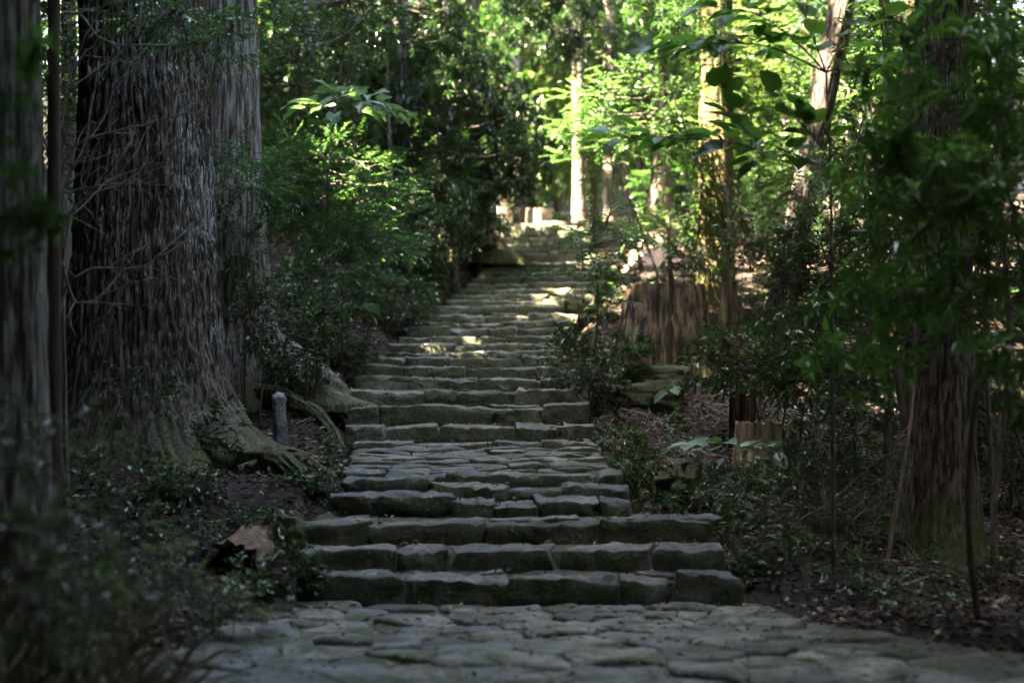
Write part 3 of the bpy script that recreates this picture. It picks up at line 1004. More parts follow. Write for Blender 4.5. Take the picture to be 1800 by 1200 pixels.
# ------------------------------------------------------------------ stumps, rocks, post, log, roots
def stump(px, py_top, py_base, Y, half_top_px, half_base_px, name, label, mat, seed, cat='stump', jag=0.03, tilt=0.0, depth=0.9, mossy=False, ntheta=150, ridge=0.03):
    b = P(px, py_base, Y)
    top = P(px, py_top, Y)[2]
    b[2] = min(b[2], float(ground_z(b[0], b[1])) + 0.02) - 0.12
    H = top - b[2]
    rt, rb = half_top_px * Y / FPX, half_base_px * Y / FPX
    nz = 44
    th = np.linspace(0, 2 * np.pi, ntheta, endpoint=False)
    T, S = np.meshgrid(th, np.linspace(0, 1, nz))
    lob = 1 + 0.10 * np.sin(3 * T + seed) + 0.06 * np.sin(5 * T + 2 * seed)
    R = (rb + (rt - rb) * S ** 0.85) * lob
    R = R * (1 + 0.35 * (fbm(np.stack([np.cos(T) * 2.6, np.sin(T) * 2.6, S * 0.6], -1).reshape(-1, 3), seed + 7, 2).reshape(T.shape) - 0.5))
    k = rt / 0.05
    n1 = noise(np.stack([np.cos(T) * k, np.sin(T) * k, S * H / 0.7], -1).reshape(-1, 3), seed)
    R = R + ((np.abs(n1 * 2 - 1) - 0.4) * ridge).reshape(T.shape)
    rim = (noise(np.stack([np.cos(th) * 7, np.sin(th) * 7, 0 * th], -1), seed + 1) - 0.5) * 2 * jag + tilt * np.cos(th)
    Zz = S * H + S ** 4 * rim[None, :]
    V = np.stack([R * np.cos(T), depth * R * np.sin(T), Zz], -1).reshape(-1, 3)
    i = np.arange(nz - 1)[:, None] * ntheta
    j = np.arange(ntheta)[None, :]
    j2 = (j + 1) % ntheta
    Q = np.stack([i + j, i + j2, i + ntheta + j2, i + ntheta + j], -1).reshape(-1, 4)
    root = empty(name, b)
    tag(root, label, cat)
    link('side_wood', make_mesh('side_wood', V, [Q], mat), root)
    # cut face: rings sinking a little to the rotten heart
    last = V[-ntheta:]
    c = last.mean(0)
    VV = [last * 1.0]
    for f, dz in ((0.93, -0.015), (0.7, -0.02), (0.4, -0.03)):
        w = c + (last - c) * f
        w[:, 2] += dz + (noise(w * 6, seed + 4) - 0.5) * jag * 0.8
        VV.append(w)
    VV.append((c + np.array([0, 0, -0.04]))[None])
    VV = np.concatenate(VV)
    a = np.arange(ntheta)
    a2 = (a + 1) % ntheta
    Qt = np.concatenate([np.stack([r * ntheta + a, r * ntheta + a2, (r + 1) * ntheta + a2, (r + 1) * ntheta + a], -1) for r in range(3)])
    Tt = np.stack([3 * ntheta + a, 3 * ntheta + a2, np.full(ntheta, 4 * ntheta)], -1)
    link('cut_face', make_mesh('cut_face', VV, [Qt, Tt], M['mossy_rock'] if mossy else mat), root)
    return root


stump(1168, 502, 640, 26.5, 64, 100, 'tree_stump', 'big flat cut brown stump at the right of the stairs', M['stump_wood'], 3, jag=0.018, ridge=0.07, ntheta=220)
stump(1281, 496, 570, 27.6, 14, 20, 'tree_stump', 'narrow split brown stump leaning at the right side of the big cut stump', M['stump_wood'], 4, jag=0.06, tilt=-0.03, ntheta=60)
stump(1307, 692, 745, 21.6, 22, 26, 'tree_stump', 'small dark brown stump just behind the pale weathered stump', M['stump_wood'], 5, jag=0.04, ntheta=60)
stump(1337, 742, 806, 20.8, 37, 46, 'tree_stump', 'pale weathered stump with splintered top on the brown litter slope', M['pale_wood'], 6, jag=0.035, ntheta=140, ridge=0.022)
stump(947, 368, 392, 45.8, 24, 28, 'tree_stump', 'bright sunlit pale stump at the top of the stairs', M['pale_wood'], 8, jag=0.04, ntheta=80)

# splintered wood stake among the shrubs
b = P(1026, 640, 24.0)
b[2] = ground_z(b[0], b[1]) - 0.1
stake = empty('wood_stake', b)
tag(stake, 'splintered grey wood stake leaning among the shrubs beside the stairs', 'stake')
g = Geo()
tip = P(1046, 572, 24.0)
pts = spline([b, b + (tip - b) * 0.5 + np.array([-0.02, 0, 0.03]), tip], 12)
tube(g, pts, np.interp(np.linspace(0, 1, 12), [0, 0.55, 0.85, 1], [0.10, 0.09, 0.05, 0.012]), 9)
v = np.concatenate(g.v)
g.v = [v + (noise(v * np.array([22, 22, 3]), 8)[:, None] - 0.5) * 0.05]
link('splinter', g.mesh('splinter', M['pale_wood'], True, b), stake)


def rock(px, py, Y, wpx, hpx, name, label, mat, seed, cat='rock', dscale=0.9, sink=0.35, rot=0.0, cnt=None):
    c = P(px, py, Y)
    w, h = wpx * Y / FPX, hpx * Y / FPX
    v, q = rounded_block(w, w * dscale, h * (1 + sink), min(w, h) * 0.25, seed, max(0.025, min(w, h) / 10), min(w, h) * 0.20, 0.22)
    c[2] = max(c[2], float(ground_z(c[0], c[1])) + h * 0.30)
    o = link(name, make_mesh(name, v, [q], mat), None, (c[0], c[1], c[2] - h * sink / 2))
    o.rotation_euler = (0, 0, rot)
    tag(o, label, cat)
    return o


rock(1192, 862, 16.9, 72, 80, 'mossy_rock', 'yellow green mossy boulder beside the fourth step', M['mossy_rock'], 61)
rock(1135, 690, 23.4, 130, 34, 'mossy_rock', 'lower dark rock ledge with mossy top below the big stump', M['mossy_rock'], 62, dscale=0.6)
rock(1155, 655, 24.3, 110, 26, 'mossy_rock', 'upper mossy ledge rock at the foot of the big stump', M['mossy_rock'], 63, dscale=0.6)
rock(1022, 543, 30.4, 50, 34, 'mossy_rock', 'pale mossy boulder at the right end of the middle steps', M['mossy_rock'], 64)
rock(505, 940, 15.6, 64, 52, 'mossy_rock', 'mossy side boulder at the left end of the lowest steps', M['mossy_rock'], 65, rot=0.4)
rock(505, 850, 18.4, 60, 44, 'mossy_rock', 'round mossy lump at the tip of the giant cedar root', M['mossy_rock'], 66)
rock(790, 505, 33.2, 36, 26, 'mossy_rock', 'small dark boulder at the left edge of the upper steps', M['mossy_rock'], 67)
rock(985, 383, 44.5, 38, 14, 'rock', 'low grey sunlit rock between the bright stump and pinkish trunk', M['step_stone'], 68)
rock(1062, 487, 34.4, 44, 24, 'mossy_rock', 'grey boulder ending a step at the right below the sapling crown', M['mossy_rock'], 69)

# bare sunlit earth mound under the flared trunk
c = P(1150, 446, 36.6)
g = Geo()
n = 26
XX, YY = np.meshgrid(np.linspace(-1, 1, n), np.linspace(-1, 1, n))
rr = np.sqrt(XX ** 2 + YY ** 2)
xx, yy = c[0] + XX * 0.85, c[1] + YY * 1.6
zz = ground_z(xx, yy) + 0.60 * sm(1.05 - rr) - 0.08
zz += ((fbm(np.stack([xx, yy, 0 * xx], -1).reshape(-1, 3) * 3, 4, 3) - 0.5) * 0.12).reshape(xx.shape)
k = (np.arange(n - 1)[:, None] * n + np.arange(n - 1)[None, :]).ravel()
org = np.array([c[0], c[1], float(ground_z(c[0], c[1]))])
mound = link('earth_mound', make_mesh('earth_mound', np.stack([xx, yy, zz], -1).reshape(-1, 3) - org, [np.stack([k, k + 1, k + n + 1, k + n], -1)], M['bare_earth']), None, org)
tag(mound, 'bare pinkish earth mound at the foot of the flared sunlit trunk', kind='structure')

# weathered stone post
b = P(494, 775, 20.9)
b[2] = ground_z(b[0], b[1]) - 0.15
top = P(494, 688, 20.9)[2]
nz, nt = 30, 24
hs = np.linspace(0, 1, nz)
prof_r = 0.078 * np.interp(hs, [0, 0.5, 0.72, 0.78, 0.9, 0.96, 0.985, 1.0], [1.15, 1.05, 1.0, 0.9, 1.0, 0.85, 0.55, 0.05])
T, S = np.meshgrid(np.linspace(0, 2 * np.pi, nt, endpoint=False), hs)
sq = 1 / np.maximum(np.abs(np.cos(T)), np.abs(np.sin(T))) ** 0.5
R = prof_r[:, None] * sq
V = np.stack([R * np.cos(T + 0.4) - 0.03 * S, R * np.sin(T + 0.4), S * (top - b[2])], -1).reshape(-1, 3)
V += (fbm(V * 14, 5, 3)[:, None] - 0.5) * 0.045
i = np.arange(nz - 1)[:, None] * nt
j = np.arange(nt)[None, :]
j2 = (j + 1) % nt
post = link('stone_post', make_mesh('stone_post', V, [np.stack([i + j, i + j2, i + nt + j2, i + nt + j], -1).reshape(-1, 4)], M['post_stone']), None, b)
tag(post, 'short weathered grey stone post behind the giant cedar root', 'stone post')

# hollow rotten log
a0, a1 = P(408, 995, 14.7), P(452, 955, 15.9)
root = empty('hollow_log', [a0[0], a0[1], a0[2] - 0.2])
tag(root, 'hollow rotten log end with orange brown wood at the left of the stairs', 'log')
nt, nz = 46, 16
T, S = np.meshgrid(np.linspace(0, 2 * np.pi, nt, endpoint=False), np.linspace(0, 1, nz))
for nm, rad, mat in (('shell', 0.235, M['rotten_wood']), ('hollow', 0.185, M['stump_wood'])):
    wob = (noise(np.stack([np.cos(T) * 5, np.sin(T) * 5, S * 4], -1).reshape(-1, 3), 9) - 0.5).reshape(T.shape)
    R = rad * (1 + 0.22 * wob)
    cx = a0[None, None, :] + (a1 - a0)[None, None, :] * (S + 0.10 * wob * (S < 0.1))[..., None]
    V = cx + np.stack([R * np.cos(T), 0 * R, 0.9 * R * np.sin(T)], -1)
    V = V.reshape(-1, 3) - np.array(root.location)
    i = np.arange(nz - 1)[:, None] * nt
    j = np.arange(nt)[None, :]
    j2 = (j + 1) % nt
    Q = np.stack([i + j, i + j2, i + nt + j2, i + nt + j], -1).reshape(-1, 4)
    if nm == 'shell':
        rim = np.stack([j[0], j2[0], j2[0] + nt * nz, j[0] + nt * nz], -1)
        fr = a0 - np.array(root.location) + np.stack([0.185 * (1 + 0.22 * wob[0]) * np.cos(T[0]), 0 * T[0] + 0.02, 0.9 * 0.185 * (1 + 0.22 * wob[0]) * np.sin(T[0])], -1)
        V = np.concatenate([V, fr])
        Q = np.concatenate([Q, rim])
    link(nm, make_mesh(nm, V, [Q], mat), root)


def add_root(parent, pts, r0, r1, mat, seed):
    pts = spline(np.array(pts), 40)
    g = Geo()
    nr, ns = 90, 44
    pts = spline(np.array(pts[::3]), nr)
    th = np.linspace(0, 2 * np.pi, ns, endpoint=False)
    Lr = np.linalg.norm(np.diff(pts, axis=0), axis=1).sum()
    tube(g, pts, np.linspace(r0, r1, nr), ns, cap=False)
    v = np.concatenate(g.v)
    ctr = np.repeat(pts, ns, 0)
    rad = norm(v - ctr)
    T = np.tile(th, nr)
    S = np.repeat(np.linspace(0, Lr, nr), ns)
    k = (r0 + r1) / 2 / 0.035
    n1 = noise(np.stack([np.cos(T) * k, np.sin(T) * k, S / 0.35], -1), seed)
    n2 = fbm(v * 3.0, seed + 3, 2) - 0.5
    v = v + rad * ((np.abs(n1 * 2 - 1) - 0.4) * 0.045 * min(1, r0 / 0.15) + n2 * 0.5 * r0)[:, None]
    g.v = [v]
    o = link('root', g.mesh('root', mat, True, np.array(parent.location)), parent)
    return o


def groundpt(px, py, Y, lift=0.0):
    q = P(px, py, Y)
    q[2] = ground_z(q[0], q[1]) + lift
    return q


add_root(giant, [groundpt(350, 800, 19.0, 0.35), groundpt(430, 845, 18.3, 0.12), groundpt(500, 880, 17.4, 0.12), groundpt(560, 905, 16.9, 0.0)], 0.24, 0.07, M['cedar'], 5)
add_root(giant, [groundpt(470, 800, 19.2, 0.12), groundpt(520, 815, 19.0, 0.10), groundpt(575, 822, 18.9, 0.03)], 0.14, 0.04, M['cedar'], 6)
add_root(giant, [groundpt(420, 855, 17.6, 0.05), groundpt(470, 845, 17.6, 0.12), groundpt(520, 865, 17.2, 0.05), groundpt(575, 858, 17.0, -0.02)], 0.05, 0.02, M['cedar_grey'], 7)
add_root(second, [groundpt(450, 690, 22.6, 0.2), groundpt(520, 700, 22.2, 0.14), groundpt(570, 710, 22.0, 0.08), groundpt(612, 722, 21.7, -0.03)], 0.14, 0.05, M['cedar_grey'], 8)
add_root(second, [groundpt(470, 640, 23.2, 0.6), groundpt(540, 655, 23.4, 0.35), groundpt(590, 672, 23.4, 0.15), groundpt(635, 690, 23.3, -0.05)], 0.32, 0.10, M['cedar_grey'], 9)

# ------------------------------------------------------------------ plants
KIND = {   # leaf outline, length, width, leaves per spray, spray length, layout, material
    'long': ('lance', 0.175, 0.038, 11, 0.10, 'whorl', 'dark_leaf'),
    'longgreen': ('lance', 0.175, 0.038, 11, 0.10, 'whorl', 'green_leaf'),
    'gloss': ('oval', 0.105, 0.046, 9, 0.24, 'spray', 'gloss_leaf'),
    'feather': ('oval', 0.095, 0.038, 13, 0.34, 'flat', 'green_leaf'),
    'fresh': ('oval', 0.105, 0.046, 12, 0.32, 'flat', 'fresh_leaf'),
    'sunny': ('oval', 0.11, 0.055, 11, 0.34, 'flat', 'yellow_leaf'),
    'litleaf': ('oval', 0.095, 0.048, 12, 0.36, 'flat', 'fresh_leaf'),
    'near': ('lance', 0.185, 0.055, 9, 0.10, 'whorl', 'near_leaf'),
    'neargreen': ('lance', 0.20, 0.06, 8, 0.10, 'whorl', 'broad_leaf'),
    'low': ('oval', 0.075, 0.038, 9, 0.15, 'spray', 'gloss_leaf'),
    'dull': ('oval', 0.075, 0.036, 9, 0.15, 'spray', 'dull_leaf'),
    'far': ('oval', 0.16, 0.09, 10, 0.5, 'flat', 'green_leaf'),
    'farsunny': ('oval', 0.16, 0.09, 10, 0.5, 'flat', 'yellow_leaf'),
}


def sprays(geo, centres, outd, kind, rng, size=1.0):
    shape, L, W, n, sl, lay, mat = KIND[kind]
    L, W, sl = L * size, W * size, sl * size
    N = len(centres)
    D = norm(outd)
    base = np.repeat(centres, n, 0)
    DD = np.repeat(D, n, 0)
    t = np.tile((np.arange(n) + 0.5) / n, N)
    m = N * n
    side = norm(np.cross(DD, np.array([0, 0, 1.0]) + 0.01))
    upv = np.cross(side, DD)
    if lay == 'whorl':
        ang = np.tile(np.arange(n) * 2.399, N) + rng.uniform(0, 6.3, N).repeat(n)
        tilt = rng.uniform(0.75, 1.5, m)
        ld = DD * np.cos(tilt)[:, None] + (side * np.cos(ang)[:, None] + upv * np.sin(ang)[:, None]) * np.sin(tilt)[:, None]
        ld[:, 2] -= 0.18
        pos = base + DD * (t * sl)[:, None]
        up = DD + rng.normal(0, 0.25, (m, 3)) + np.array([0, 0, 0.5])
    else:
        sg = np.tile(np.where(np.arange(n) % 2 == 0, 1.0, -1.0), N)
        ld = DD * (0.55 + 0.5 * t)[:, None] + side * (sg * (1.05 - 0.6 * t))[:, None] + rng.normal(0, 0.16 if lay == 'flat' else 0.4, (m, 3))
        ld[:, 2] -= 0.12
        pos = base + DD * (t * sl)[:, None]
        pos[:, 2] -= 0.10 * sl * t * t
        up = np.array([0, 0, 1.0]) + rng.normal(0, 0.2 if lay == 'flat' else 0.5, (m, 3))
    var = np.clip(np.repeat(rng.uniform(0, 0.75, N), n) + rng.normal(0, 0.13, m), 0, 0.96)
    var[rng.random(m) < 0.004] = 1.0
    sz = rng.uniform(0.65, 1.2, m)
    add_leaves(geo, pos, ld, up, L * sz, W * sz * rng.uniform(0.8, 1.15, m), shape, var)


LEAF_COUNT = 0
DENS = 2.75


def plant(px, py, Y, wpx, hpx, kind, dens, name, label, cat='shrub', group=None, seed=None, stem_r=0.02, base_px=None, size=1.0, tiers=0,
          stems=1, ydepth=0.7, shade=0.0, bark='thin_bark', shell=0.5, hollow_bottom=0.0):
    """A woody plant: stems from the ground, forking twigs, leaf sprays through an uneven crown. dens = sprays per square metre of outline."""
    global LEAF_COUNT
    seed = seed if seed is not None else int(px * 7 + py * 13 + Y * 101) % 99991
    rng = np.random.default_rng(seed)
    c = P(px, py, Y)
    rx, rz = wpx * Y / FPX / 2, hpx * Y / FPX / 2
    ry = rx * ydepth
    n = max(6, int(DENS * dens * math.pi * rx * rz))
    u = norm(rng.normal(size=(n * 3, 3))) * (rng.uniform(0, 1, (n * 3, 1)) ** (1 / 3.0 * shell * 2))
    lump = fbm(u * 1.9 + seed % 100, seed, 2)
    u = u[(lump > 0.43)][:n]
    if tiers:
        zt = np.round((u[:, 2] * 0.5 + 0.5) * tiers) / tiers * 2 - 1
        u[:, 2] = zt * 0.9 + rng.normal(0, 0.35 / tiers, len(u)) - 0.22 * (u[:, 0] ** 2 + u[:, 1] ** 2) / max(tiers, 1) * 2
    cen = c + u * np.array([rx, ry, rz])
    gz = ground_z(cen[:, 0], cen[:, 1]) + 0.04
    cen[:, 2] = np.maximum(cen[:, 2], gz + rng.uniform(0, 0.1, len(gz)))
    bx = c[0] if base_px is None else (base_px - 900) / FPX * Y
    b = np.array([bx, Y, 0.0])
    b[2] = ground_z(b[0], b[1]) - 0.05
    root = empty(name, b)
    tag(root, label, cat, group)
    out = (u * np.array([rx, ry, rz * 0.4])) + rng.normal(0, 0.25, u.shape) * rx + np.array([0, 0, 0.12 * rz])
    g = Geo()
    sprays(g, cen, out, kind, rng, size)
    LEAF_COUNT += len(cen) * KIND[kind][3]
    f = link('foliage', g.mesh('foliage', M[KIND[kind][6]], False, b), root)
    f['kind'] = 'stuff'
    # stems and twigs
    for s in range(stems):
        g = Geo()
        off = np.array([rng.normal(0, 0.12), rng.normal(0, 0.12), 0]) * (stems > 1)
        top = c + np.array([rng.normal(0, 0.3) * rx, 0, rz * rng.uniform(0.3, 0.75)])
        mid = (b + top) / 2 + np.array([rng.normal(0, 0.08), 0, 0]) + off * 1.5
        sp = spline([b + off, mid, top], 10)
        tube(g, sp, np.linspace(stem_r, stem_r * 0.3, 10), 7)
        link('stem', g.mesh('stem', M[bark], True, b), root)
        if s == 0:
            g = Geo()
            idx = rng.choice(len(cen), min(len(cen), 70 if Y < 30 else 30), replace=False)
            for q in cen[idx]:
                k = int(np.clip(np.searchsorted(sp[:, 2], q[2] - 0.25 * np.linalg.norm(q[:2] - c[:2])), 1, 9))
                m = (sp[k] + q) / 2 + np.array([0, 0, -0.06 * np.linalg.norm(q - sp[k])]) + rng.normal(0, 0.05, 3) * rx
                tube(g, spline([sp[k], m, q], 5), np.linspace(stem_r * 0.35, max(0.0035, stem_r * 0.1), 5), 4, cap=False)
            link('twigs', g.mesh('twigs', M[bark], True, b), root)['kind'] = 'stuff'
    return root

# --- left of the stairs: dark long leaved evergreens
LG = 'long leaved evergreens left of the stairs'
plant(800, 250, 33.0, 330, 330, 'long', 26, 'evergreen_tree', 'dark long leaved evergreen with drooping whorls beside the upper stairs', 'tree', LG, stem_r=0.07)
plant(885, 265, 34.5, 190, 200, 'long', 28, 'evergreen_tree', 'dark leafy bough hanging over the left side of the upper stairs', 'tree', LG, stem_r=0.05, base_px=800)
plant(640, 90, 34.5, 330, 260, 'long', 22, 'evergreen_tree', 'dark evergreen crown high between the grey cedar and the slim trunk', 'tree', LG, stem_r=0.07)
plant(830, 70, 36.5, 330, 240, 'longgreen', 20, 'evergreen_tree', 'mid green long leaved crown at the top above the upper stairs', 'tree', LG, stem_r=0.07)
plant(735, 395, 31.5, 215, 190, 'long', 28, 'evergreen_shrub', 'dark long leaved shrub on the bank below the drooping evergreen', 'shrub', LG, stem_r=0.03)
plant(520, 130, 31.0, 200, 340, 'gloss', 34, 'evergreen_tree', 'dark glossy leaved tree right of the pale grey cedar, speckled with light', 'tree', stem_r=0.05)
plant(610, 270, 33.5, 260, 220, 'gloss', 26, 'evergreen_tree', 'dark thicket tree behind the feathery green shrub', 'tree', stem_r=0.05)
plant(660, 470, 29.5, 230, 160, 'gloss', 30, 'evergreen_shrub', 'dark glossy shrub on the shaded bank left of the middle steps', 'shrub', stem_r=0.02, stems=2)
plant(700, 560, 29, 120, 60, 'low', 60, 'low_shrub', 'low dark plant at the left edge of the middle steps', 'shrub', stem_r=0.01)
plant(700, 300, 40, 380, 420, 'far', 13, 'evergreen_tree', 'dark green tree filling the gap behind the slim trunk', 'tree', stem_r=0.1)
plant(520, 200, 40, 380, 500, 'far', 13, 'evergreen_tree', 'dark green tree filling the gap behind the pale grey cedar', 'tree', stem_r=0.1)
plant(560, 40, 29.5, 280, 200, 'gloss', 30, 'evergreen_tree', 'dark glossy crown at the top right of the pale grey cedar', 'tree', stem_r=0.05)
plant(760, 160, 34.0, 260, 240, 'long', 26, 'evergreen_tree', 'dark whorled crown hiding the slim trunk at mid height', 'tree', LG, stem_r=0.06)
plant(860, 300, 34.0, 150, 110, 'long', 30, 'evergreen_shrub', 'dark drooping tuft over the foot of the thick flared trunk', 'shrub', LG, stem_r=0.03, base_px=790)
plant(640, 390, 30.5, 250, 170, 'gloss', 30, 'evergreen_shrub', 'dark shrub in the shade behind the feathery tiers', 'shrub', stem_r=0.02, stems=2)
plant(560, 590, 25.5, 190, 130, 'low', 60, 'low_shrub', 'low dark cover on the bank behind the glossy shrub', 'shrub', stem_r=0.01, stems=2)
plant(700, 520, 28.5, 130, 90, 'low', 60, 'low_shrub', 'low dark leaves on the bank above the ferns', 'shrub', stem_r=0.01, stems=2)
plant(752, 492, 31.5, 70, 40, 'low', 60, 'low_shrub', 'low dark leaves beside the small dark boulder', 'shrub', stem_r=0.01)
# feathery green shrub
plant(560, 330, 26.0, 330, 190, 'feather', 60, 'feathery_shrub', 'bright feathery green shrub spreading in layers right of the pale grey cedar', 'shrub', stem_r=0.035, tiers=5, stems=3)
plant(640, 425, 25.6, 190, 70, 'feather', 60, 'feathery_shrub', 'lower side tier of feathery leaves under the bright feathery shrub', 'shrub', stem_r=0.02, tiers=3, base_px=600)
plant(430, 310, 22.0, 130, 150, 'feather', 42, 'feathery_shrub', 'thin feathery green sapling in front of the pale grey cedar', 'sapling', stem_r=0.018, tiers=5)
plant(430, 440, 22.2, 90, 130, 'feather', 34, 'feathery_shrub', 'sparse leafy sapling low in front of the pale grey cedar', 'sapling', stem_r=0.014, tiers=4)
plant(535, 590, 22.4, 150, 190, 'low', 85, 'glossy_shrub', 'glossy small leaved shrub behind the stone post', 'shrub', stem_r=0.018, stems=3, bark='brown_bark')
plant(455, 560, 21.6, 80, 150, 'low', 60, 'glossy_shrub', 'dark small leaved shrub between the two big cedars', 'shrub', stem_r=0.014, stems=2, bark='brown_bark')
plant(575, 490, 24.5, 150, 90, 'gloss', 55, 'glossy_shrub', 'glossy shrub on the dark bank above the broad pale leaves', 'shrub', stem_r=0.016, stems=2)
plant(320, 35, 17.0, 260, 70, 'feather', 55, 'leafy_branch', 'bright green leafy branch crossing the giant cedar at the top', 'branch', stem_r=0.012, base_px=140, tiers=2)
plant(400, 65, 17.2, 100, 60, 'feather', 45, 'leafy_branch', 'drooping end sprig of leaves over the lichen streaks of the giant cedar', 'branch', stem_r=0.008, base_px=160, tiers=2)
# low plants at the left
plant(318, 875, 16.4, 120, 90, 'low', 110, 'glossy_shrub', 'dark glossy low shrub at the mossy foot of the giant cedar', 'shrub', stem_r=0.01, stems=2)
plant(385, 770, 17.4, 80, 130, 'low', 46, 'glossy_shrub', 'small bluish leaved seedling in front of the giant cedar root', 'sapling', stem_r=0.008)
plant(555, 868, 16.9, 90, 70, 'low', 90, 'ground_plant', 'low green plant at the left end of the fourth step', 'plant', stem_r=0.005)
plant(590, 800, 19.8, 60, 50, 'low', 80, 'ground_plant', 'low leaves at the left end of the step above the landing', 'plant', stem_r=0.005)
plant(430, 920, 15.8, 110, 50, 'low', 60, 'ground_plant', 'low leaves between the cedar root and the hollow log', 'plant', stem_r=0.005, stems=2)
plant(510, 1010, 14.5, 90, 100, 'low', 130, 'ground_plant', 'small leafy plant against the left end of the lowest step', 'plant', stem_r=0.006)
plant(250, 680, 17.6, 160, 120, 'low', 22, 'ground_plant', 'sparse small leaves climbing the mossy foot of the giant cedar', 'plant', stem_r=0.006)

# --- right of the stairs
plant(1052, 412, 23.6, 140, 70, 'fresh', 36, 'slender_sapling', 'slender sapling with layered fresh leaves growing beside the stairs', 'sapling', stem_r=0.016, tiers=2, base_px=1032, bark='brown_bark')
plant(1028, 472, 23.4, 100, 46, 'fresh', 40, 'slender_sapling', 'lower leaf layer on a thin stem in front of the middle steps', 'sapling', stem_r=0.010, tiers=2, base_px=1034, bark='brown_bark')
plant(1066, 508, 23.5, 70, 26, 'fresh', 34, 'slender_sapling', 'small leaf tier low on the right of the slender sapling', 'sapling', stem_r=0.008, tiers=1, base_px=1036, bark='brown_bark')
plant(992, 625, 23.8, 62, 80, 'gloss', 55, 'glossy_shrub', 'glossy shrub standing at the right edge of the middle steps', 'shrub', stem_r=0.012, stems=2)
plant(1075, 622, 24.2, 110, 66, 'gloss', 70, 'glossy_shrub', 'glossy shrub in front of the big cut stump', 'shrub', stem_r=0.012, stems=2)
plant(1040, 655, 23.0, 110, 70, 'low', 95, 'glossy_shrub', 'low glossy shrub around the foot of the slender sapling', 'shrub', stem_r=0.01, stems=2)
plant(1230, 330, 30.0, 80, 110, 'fresh', 55, 'leafy_bush', 'fresh green leaves in front of the olive mossy cedar trunk', 'sapling', stem_r=0.014, tiers=4)
plant(1190, 410, 31.5, 140, 90, 'fresh', 46, 'leafy_bush', 'fresh green bush beside the bare pinkish mound', 'shrub', stem_r=0.014, tiers=3)
plant(1128, 398, 33, 100, 46, 'fresh', 40, 'leafy_bush', 'light green bush on the right edge of the upper steps', 'shrub', stem_r=0.012, tiers=3)
plant(1092, 525, 30, 80, 70, 'fresh', 34, 'leafy_bush', 'ferny green bush between the middle steps and the big stump', 'shrub', stem_r=0.012, tiers=3)
plant(1310, 420, 27.5, 110, 90, 'gloss', 55, 'glossy_shrub', 'glossy shrub between the olive cedar and the leaning trunk', 'shrub', stem_r=0.014)
plant(1390, 500, 30, 120, 90, 'fresh', 44, 'leafy_bush', 'bright green bush behind the leaning trunk', 'shrub', stem_r=0.014, tiers=3)
# sunlit layered tree over the upper stairs
plant(1125, 205, 30.0, 300, 190, 'litleaf', 30, 'layered_tree', 'sunlit tree with pale shining leaf layers over the upper stairs', 'tree', stem_r=0.05, tiers=4, base_px=1300, ydepth=0.5)
plant(1050, 250, 30.5, 150, 110, 'litleaf', 30, 'layered_tree', 'sunlit low bough with shining leaves left of the slim shaded trunk', 'tree', stem_r=0.03, tiers=3, base_px=1180, ydepth=0.5)
plant(1120, 90, 40, 300, 150, 'far', 15, 'layered_tree', 'green tree crown at the top centre right', 'tree', stem_r=0.06)
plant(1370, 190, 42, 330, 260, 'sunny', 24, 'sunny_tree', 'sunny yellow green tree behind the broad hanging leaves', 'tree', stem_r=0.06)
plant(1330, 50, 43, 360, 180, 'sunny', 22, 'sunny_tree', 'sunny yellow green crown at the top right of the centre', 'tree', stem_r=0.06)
plant(1420, 360, 36, 220, 220, 'fresh', 34, 'leafy_tree', 'green leafy tree behind the thin forked sapling', 'tree', stem_r=0.04)
plant(1040, 30, 36, 320, 150, 'long', 17, 'evergreen_tree', 'dark twigs of an evergreen hanging down at the top centre', 'tree', stem_r=0.05, base_px=1250)
# dense dark shrubs on the right
plant(1330, 630, 21.5, 230, 130, 'gloss', 75, 'glossy_shrub', 'dark glossy shrub in front of the big cut stump, right of its bark', 'shrub', stem_r=0.02, stems=4, bark='brown_bark')
plant(1420, 640, 20.0, 200, 150, 'gloss', 65, 'glossy_shrub', 'dark glossy shrub above the pale weathered stump', 'shrub', stem_r=0.02, stems=3, bark='brown_bark')
plant(1470, 480, 21.0, 220, 220, 'gloss', 60, 'glossy_tree', 'dark glossy small tree right of the leaning trunk', 'tree', stem_r=0.03, stems=2)
plant(1600, 300, 23.0, 320, 320, 'gloss', 40, 'glossy_tree', 'dark small leaved tree around the reddish trunk', 'tree', stem_r=0.05)
plant(1730, 480, 22.0, 300, 420, 'gloss', 36, 'glossy_tree', 'dark leafy tree at the right edge behind the near branches', 'tree', stem_r=0.05)
plant(1560, 720, 24.0, 260, 160, 'gloss', 40, 'glossy_shrub', 'dark shrub in the shade left of the streaked cedar', 'shrub', stem_r=0.02, stems=2)
plant(1770, 780, 19.0, 180, 260, 'gloss', 40, 'glossy_shrub', 'dark shrub in the deep shade at the right edge', 'shrub', stem_r=0.02, stems=2)
plant(1700, 120, 30, 360, 330, 'far', 18, 'forest_tree', 'dark green tree at the upper right corner', 'tree', stem_r=0.08)
plant(1540, 130, 34, 280, 320, 'fresh', 22, 'forest_tree', 'green tree with light gaps behind the reddish trunk', 'tree', stem_r=0.08)
plant(1480, 50, 33, 330, 190, 'gloss', 26, 'forest_tree', 'dark crown at the top above the thin forked sapling', 'tree', stem_r=0.07)
plant(1680, 60, 27, 300, 190, 'gloss', 28, 'forest_tree', 'dark crown at the top of the upper right corner', 'tree', stem_r=0.07)
plant(1560, 480, 28, 240, 240, 'gloss', 30, 'forest_tree', 'dark tree in the shade beyond the streaked cedar', 'tree', stem_r=0.05)
plant(1680, 700, 26, 300, 260, 'gloss', 30, 'forest_tree', 'dark thicket behind the streaked cedar', 'tree', stem_r=0.04)
